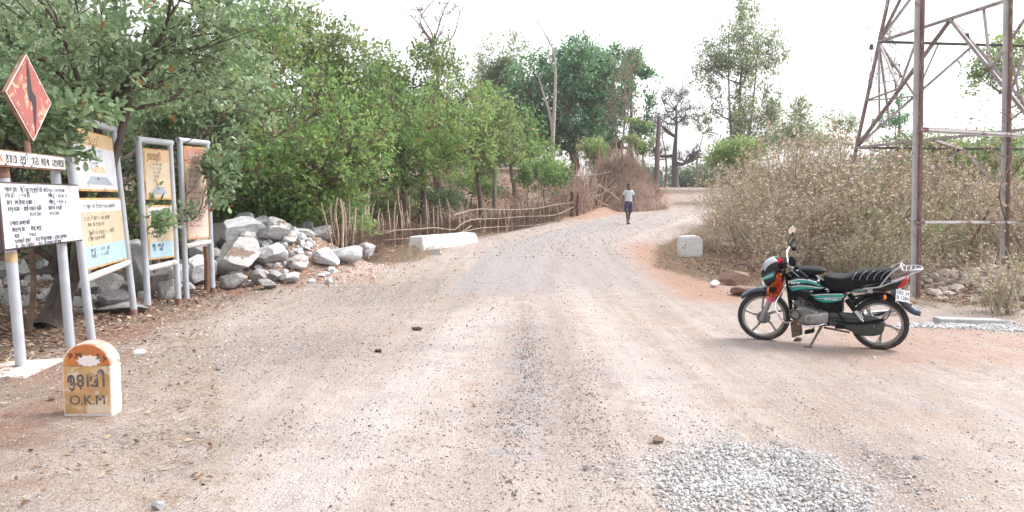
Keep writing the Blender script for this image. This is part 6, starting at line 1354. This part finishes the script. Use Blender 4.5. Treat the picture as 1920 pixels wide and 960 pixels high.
# chain case, swing arm
q = MB(); cc = [(718, 640), (820, 636), (930, 650), (1010, 660), (1070, 690), (1078, 740), (1060, 780), (1000, 797), (920, 792), (860, 765), (760, 735), (720, 725)]; pillow(q, ql(cc), .028, M_grys, flat=.85, y0=.085); chn = q.build('chain_cover', bike, True)
q = MB(); strip(q, [(722, 672), (850, 672), (960, 688), (1040, 700)], [(722, 677), (850, 677), (960, 693), (1040, 705)], lambda x, z: .118, M_blkm, .0, y0=0); q.build('cover_crease', chn)
q = MB()
for s in (1, -1): tl3([(740, 690, .10 * s), (900, 705, .12 * s), (1075, 672, .12 * s)], .012, M_blkm)
tl3([(850, 710, .13), (960, 705, .13), (1080, 675, .13), (1115, 610, .12)], .006, M_blkm); q.box((q2(1030, 722)[0], .125, q2(1030, 722)[1]), (.07, .012, .035), M_eng); q.build('swing_arm', bike, True)
for s in (1, -1):
    a = np.array([*q2(838, 540)]); b = np.array([*q2(945, 690)]); q = MB(); A3 = np.array([a[0], s * .125, a[1]]); B3 = np.array([b[0], s * .125, b[1]]); q.tube([A3, A3 * .5 + B3 * .5], .030, M_blkm, 12); q.tube([A3, B3], .012, M_chr, 10); sh = q.build('shock_absorber', bike, True)
    q = MB(); n_ = 90; t = np.linspace(0, 1, n_); ax_ = (B3 - A3) / np.linalg.norm(B3 - A3); e1 = np.array([0, 1., 0]); e2 = np.cross(ax_, e1); P = (A3 * .52 + B3 * .48)[None] + (B3 - A3)[None] * t[:, None] * .42 + .027 * (np.cos(t * 40)[:, None] * e1 + np.sin(t * 40)[:, None] * e2); q.tube(P, .0055, M_chr, 6); q.build('spring', sh, True)
# foot pegs, stand, guards
q = MB(); tl3([(770, 590, .12), (795, 650, .14), (835, 705, .15)], .011, M_blkm); c = q2(800, 718); q.box((c[0], .19, c[1]), (.09, .10, .025), M_blkm); q.build('rear_footrest', bike, bevel=.004)
q = MB(); c = q2(605, 752); q.tube([(q2(640, 725)[0], .10, q2(640, 725)[1]), (c[0], .22, c[1])], .012, M_chr, 8); q.box((c[0], .22, c[1]), (.10, .09, .028), M_blkm, np.array([[.96, 0, .28], [0, 1, 0], [-.28, 0, .96]])); q.build('front_footrest', bike, bevel=.004)
q = MB(); tl3([(545, 742, .13), (600, 728, .15), (650, 724, .15), (700, 708, .15)], .008, M_chr); q.build('gear_lever', bike, True)
sq = Matrix.Rotation(LEAN, 4, 'X'); q = MB(); a = q2(672, 740); 
gz = lambda Yl: math.tan(LEAN) * Yl    # ground plane height in the leaned local frame
q.tube([(a[0], .09, a[1]), (q2(640, 800)[0], .20, q2(640, 800)[1] - .0), (q2(612, 880)[0], .285, gz(.285) + .012)], [.016, .013, .012], M_mud, 8); q.box((q2(600, 880)[0], .29, gz(.29) + .008), (.09, .035, .012), M_mud); q.build('side_stand', bike, True)
q = MB(); tl3([(850, 765, -.10), (720, 755, -.10), (680, 750, -.08)], .012, M_mud); tl3([(860, 775, .10), (730, 752, .10), (690, 748, .08)], .012, M_mud); q.build('centre_stand', bike, True)
q = MB(); 
for s in (1, -1): tl3([(420, 470, .06 * s), (375, 545, .15 * s), (368, 590, .19 * s), (400, 660, .20 * s), (430, 700, .17 * s), (470, 708, .08 * s)], .012, M_chr)
tl3([(420, 470, -.06), (420, 470, .06)], .012, M_chr, n=3); q.build('crash_guard', bike, True)
q = MB(); f_ = ql([(452, 708), (536, 732), (538, 818), (466, 842)]); q.prism(f_, .02, .026, M_mud); o = q.build('mud_flap', bike)
# handlebar assembly
hb = empty('handlebar', (q2(452, 318)[0], 0, q2(452, 318)[1]), (radians(-13), 0, radians(12)), parent=bike); HB = np.array(hb.location)
q = MB(); pts = [(-.14, .36, .035), (-.06, .27, .07), (.03, .17, .08), (.03, .07, .02), (.03, -.07, .02), (.03, -.17, .08), (.0, -.27, .09), (-.05, -.36, .11)]
P = smooth_path([(x, y, z) for x, y, z in pts], 40); q.tube(P, .011, M_chr, 10); q.build('bar', hb, True)
for s in (1, -1):
    q = MB(); a = np.array([-.075, s * .285, .065]) if s > 0 else np.array([-.01, -.285, .095]); b = np.array([-.16, s * .385, .025]) if s > 0 else np.array([-.06, -.40, .13]); q.tube([a, a * .2 + b * .8, b], [.019, .017, .020], M_blkm, 12); q.build('grip', hb, True)
    q = MB(); q.box(np.array([-.05, s * .25, .09]), (.045, .05, .04), M_blkm); q.tube([(-.03, s * .25, .09), (.0, s * .30, .075), (-.07, s * .40, .055)], .006, M_eng, 6); q.build('lever', hb, True)
    # mirror: stalk and round head
    q = MB(); hd = np.array([-.03, s * .36, .27]) if s < 0 else np.array([.0, .36, .22]); q.tube(smooth_path([(-.04, s * .24, .10), (.01, s * .28, .16), tuple(hd - np.array([.02, 0, .03]))], 10), .006, M_blkm, 7); mi = q.build('mirror', hb, True)
    q = MB(); q.lathe([(0, .03), (.03, .026), (.052, .012), (.058, 0), (.058, -.006)], M_blkm, ax='x', n=24); q.build('mirror_shell', mi, True, loc=tuple(hd), rot=(0, 0, radians(-55 if s < 0 else 40)))
    q = MB(); q.lathe([(0, -.007), (.053, -.007), (.054, -.0055)], mat('mirror_glass', (.9, .92, .95), .03, 1.), ax='x', n=24); q.build('mirror_glass', mi, True, loc=tuple(hd), rot=(0, 0, radians(-55 if s < 0 else 40)))
q = MB(); q.lathe([(0, .03), (.035, .03), (.042, .02), (.042, -.03), (0, -.035)], M_blkm, c=(.07, .045, .03), ax='z', n=18); q.lathe([(0, .03), (.035, .03), (.042, .02), (.042, -.03), (0, -.035)], M_blkm, c=(.07, -.045, .03), ax='z', n=18); q.build('instruments', hb, True)
q = MB(); 
for s, o_ in ((1, 0), (1, .02), (-1, 0)): q.tube(smooth_path([(-.04, s * .24, .08), (.09 + o_, s * .15, .12), (.10, s * .08, .0), (.02, s * .05, -.15)], 14), .004, M_blkm, 5)
q.build('cable', hb, True)
bpy.context.view_layer.update()
MWB = bike.matrix_world.copy()
def bw(u, v, y): x_, z_ = q2(u, v); return np.array(MWB @ Vector((x_, y, z_)))
# garland of cloth flowers and red scarf hang on the bike: things of their own
def petals(name, pts, n, rad, cols, lb, cat, seed, size=.022):
    r_ = np.random.RandomState(seed); P = smooth_path(pts, 60); c = P[r_.randint(0, 60, n)] + r_.normal(size=(n, 3)) * rad
    qd = np.array([(-.5, -.4, 0), (.1, -.55, .12), (.55, .1, -.05), (-.1, .5, .1)]); V, F, T = scatter(qd, np.array([(0, 1, 2, 3)]), c - P[0], rotmats(n, r_), r_.uniform(.6, 1.3, n) * size, r_.uniform(0, 1, n))
    o_ = link(name, npmesh(name, V, F, tonemat(name + '_cloth', cols, .7), T), None, tuple(P[0])); return tag(o_, lb, cat)
petals('flower_garland', [bw(378, 372, .12), bw(385, 400, .125), bw(345, 455, .14), bw(322, 490, .15), bw(350, 520, .15), bw(375, 500, .14), bw(395, 470, .13), bw(385, 400, .13)], 620, .014, [(.42, .07, .01), (.60, .17, .02), (.45, .03, .02), (.62, .28, .04)], 'orange flower garland hung round the headlight and front fork', 'garland', 1)
petals('pink_tassel', [bw(312, 545, .13), bw(325, 530, .15), bw(348, 535, .15), bw(345, 552, .15)], 160, .013, [(.72, .05, .30), (.80, .16, .42), (.85, .5, .1)], 'pink tassel at the lower end of the garland', 'tassel', 2, .02)
petals('red_ribbon', [bw(392, 400, .135), bw(396, 430, .14), bw(388, 470, .14), bw(378, 505, .14)], 260, .009, [(.45, .01, .02), (.7, .03, .03)], 'dark red ribbon hanging beside the fuel tank', 'ribbon', 3, .024)
petals('red_cloth', [bw(362, 292, .03), bw(380, 285, .04), bw(402, 300, .05), bw(408, 318, .05), bw(398, 325, .05)], 320, .012, [(.55, .01, .03), (.82, .04, .07)], 'crumpled red cloth tucked behind the visor', 'cloth', 4, .03)
# ------------------------------------------------------------------ person
pf = ground(1178, 420); person = empty('person', (pf[0], pf[1], pf[2]), (0, 0, radians(4)), 'person walking towards the camera in a pale T-shirt and dark blue shorts', 'person')
M_skin = mat('brown_skin', (.13, .07, .05), .55, var=.12); M_tee = mat('pale_grey_tshirt', (.55, .58, .60), .85, var=.08); M_short = mat('dark_blue_shorts', (.045, .045, .11), .85, var=.2); M_hair = mat('black_hair', (.012, .010, .012), .7, var=.3); M_sand = mat('dark_sandals', (.03, .025, .022), .8)
def skin(name, verts, edges, rad, m, parent, sub=2, root=0):
    me_ = bpy.data.meshes.new(name); me_.from_pydata(verts, edges, []); o_ = link(name, me_, parent)
    md = o_.modifiers.new('skin', 'SKIN'); me_.skin_vertices[0] if me_.skin_vertices else None
    for i, r_ in enumerate(rad):
        sv = me_.skin_vertices[0].data[i]; sv.radius = (r_, r_) if np.isscalar(r_) else r_; sv.use_root = i == root
    md.use_smooth_shade = True; sd = o_.modifiers.new('sub', 'SUBSURF'); sd.levels = sub; sd.render_levels = sub
    dg = bpy.context.evaluated_depsgraph_get(); me2 = bpy.data.meshes.new_from_object(o_.evaluated_get(dg)); o_.modifiers.clear(); o_.data = me2; me2.name = name; me2.materials.clear(); me2.materials.append(m); me2.polygons.foreach_set('use_smooth', [True] * len(me2.polygons)); return o_
# facing -Y (towards camera), x = image right. right leg slightly forward
Vx = [(0, 0, .93), (0, 0, 1.08), (0, -.005, 1.25), (0, 0, 1.38), (0, -.01, 1.46), (0, -.015, 1.53), (0, -.02, 1.60), (0, -.015, 1.66),   # 0-7 spine, head
      (-.085, 0, .90), (-.085, -.10, .50), (-.05, -.06, .10), (-.055, -.12, .035), (-.07, -.21, .025),        # 8-12 image-left leg (forward)
      (.085, 0, .90), (.07, .03, .50), (.03, .14, .12), (.035, .08, .04), (.04, .0, .025),              # 13-17
      (-.155, 0, 1.385), (-.225, .04, 1.13), (-.255, -.06, .90), (-.25, -.09, .85),      # 18-21 left arm
      (.155, 0, 1.385), (.235, .0, 1.13), (.245, -.11, .91), (.235, -.15, .86)]          # 22-25
Eg = [(0, 1), (1, 2), (2, 3), (3, 4), (4, 5), (5, 6), (6, 7), (0, 8), (8, 9), (9, 10), (10, 11), (11, 12), (0, 13), (13, 14), (14, 15), (15, 16), (16, 17), (3, 18), (18, 19), (19, 20), (20, 21), (3, 22), (22, 23), (23, 24), (24, 25)]
Ra = [(.13, .09), (.12, .085), (.14, .09), (.11, .075), .055, (.072, .08), (.088, .10), (.065, .08), .09, .058, .040, .036, .03, .09, .058, .040, .036, .03, .052, .036, .025, (.032, .02), .052, .036, .025, (.032, .02)]
# fingers
for s, hnd in ((-1, 21), (1, 25)):
    hx_, hy_, hz0 = Vx[hnd]
    for k in range(4):
        i0 = len(Vx); fx = hx_ + s * (.004) + 0; fy = hy_ + (k - 1.5) * .018; L_ = (.060, .072, .068, .052)[k]
        Vx += [(fx, fy, hz0 - .045), (fx - s * .008, fy - .006, hz0 - .045 - L_ * .55), (fx - s * .02, fy - .014, hz0 - .045 - L_)]; Eg += [(hnd, i0), (i0, i0 + 1), (i0 + 1, i0 + 2)]; Ra += [.0095, .009, .007]
    i0 = len(Vx); Vx += [(hx_ - s * .012, hy_ - .035, hz0 - .015), (hx_ - s * .02, hy_ - .055, hz0 - .05)]; Eg += [(hnd, i0), (i0, i0 + 1)]; Ra += [.010, .008]
body = skin('body', Vx, Eg, Ra, M_skin, person, 2)
tee = skin('tshirt', [(0, 0, .99), (0, 0, 1.12), (0, -.005, 1.26), (0, 0, 1.37), (0, -.005, 1.42), (-.145, 0, 1.375), (-.212, .025, 1.20), (.145, 0, 1.375), (.215, .0, 1.20), (0, 0, .80)], [(9, 0), (0, 1), (1, 2), (2, 3), (3, 4), (3, 5), (5, 6), (3, 7), (7, 8)], [(.17, .115), (.165, .11), (.175, .115), (.14, .09), (.07, .065), .075, .072, .075, .072, (.165, .115)], M_tee, person, 2, 9)
shr = skin('shorts', [(0, 0, 1.02), (0, 0, .90), (-.088, -.005, .84), (-.088, -.04, .60), (.09, .0, .84), (.095, .015, .60), (-.088, -.06, .47), (.098, .02, .47)], [(0, 1), (1, 2), (2, 3), (3, 6), (1, 4), (4, 5), (5, 7)], [(.15, .11), (.14, .115), .105, .10, .105, .10, .10, .10], M_short, person, 2)
q = MB(); q.lathe([(.0, .098), (.04, .092), (.066, .07), (.082, .03), (.086, -.01), (.082, -.04)], M_hair, c=(0, .005, 1.625), ax='z', n=20); hr = q.build('hair', person, True); hr.scale = (1, 1.12, 1)
q = MB()
for s in (-1, 1): q.lathe([(0, -.012), (.011, -.006), (.012, 0)], M_hair, c=(s * .03, -.105, 1.605), ax='y', n=10)
q.build('eye', person, True); q = MB(); q.add([(-.014, -.105, 1.575), (.014, -.105, 1.575), (0, -.135, 1.57), (0, -.11, 1.61)], [(0, 1, 2), (0, 2, 3), (1, 3, 2)], M_skin); q.build('nose', person, True)
q = MB(); q.box((0, -.092, 1.545), (.05, .014, .012), mat('lips', (.10, .04, .04), .6)); q.build('mouth', person, True)
q = MB()
for s in (-1, 1): q.lathe([(0, .012), (.022, .006), (.026, 0), (.01, -.006)], M_skin, c=(s * .082, -.01, 1.59), ax='x', n=12)
q.build('ear', person, True)
q = MB(); text = None; q.box((0, -.122, 1.30), (.16, .004, .012), mat('dark_print', (.22, .24, .28), .8)); q.build('chest_print', tee)
for (x, y, rz_) in ((-.06, -.15, .0), (.037, .05, .1)):
    q = MB(); q.box((x, y, .016), (.085, .25, .03), M_sand); q.tube([(x - .04, y - .05, .02), (x, y - .05, .075), (x + .04, y - .05, .02)], .012, M_sand, 6); q.build('sandal', person, bevel=.01)
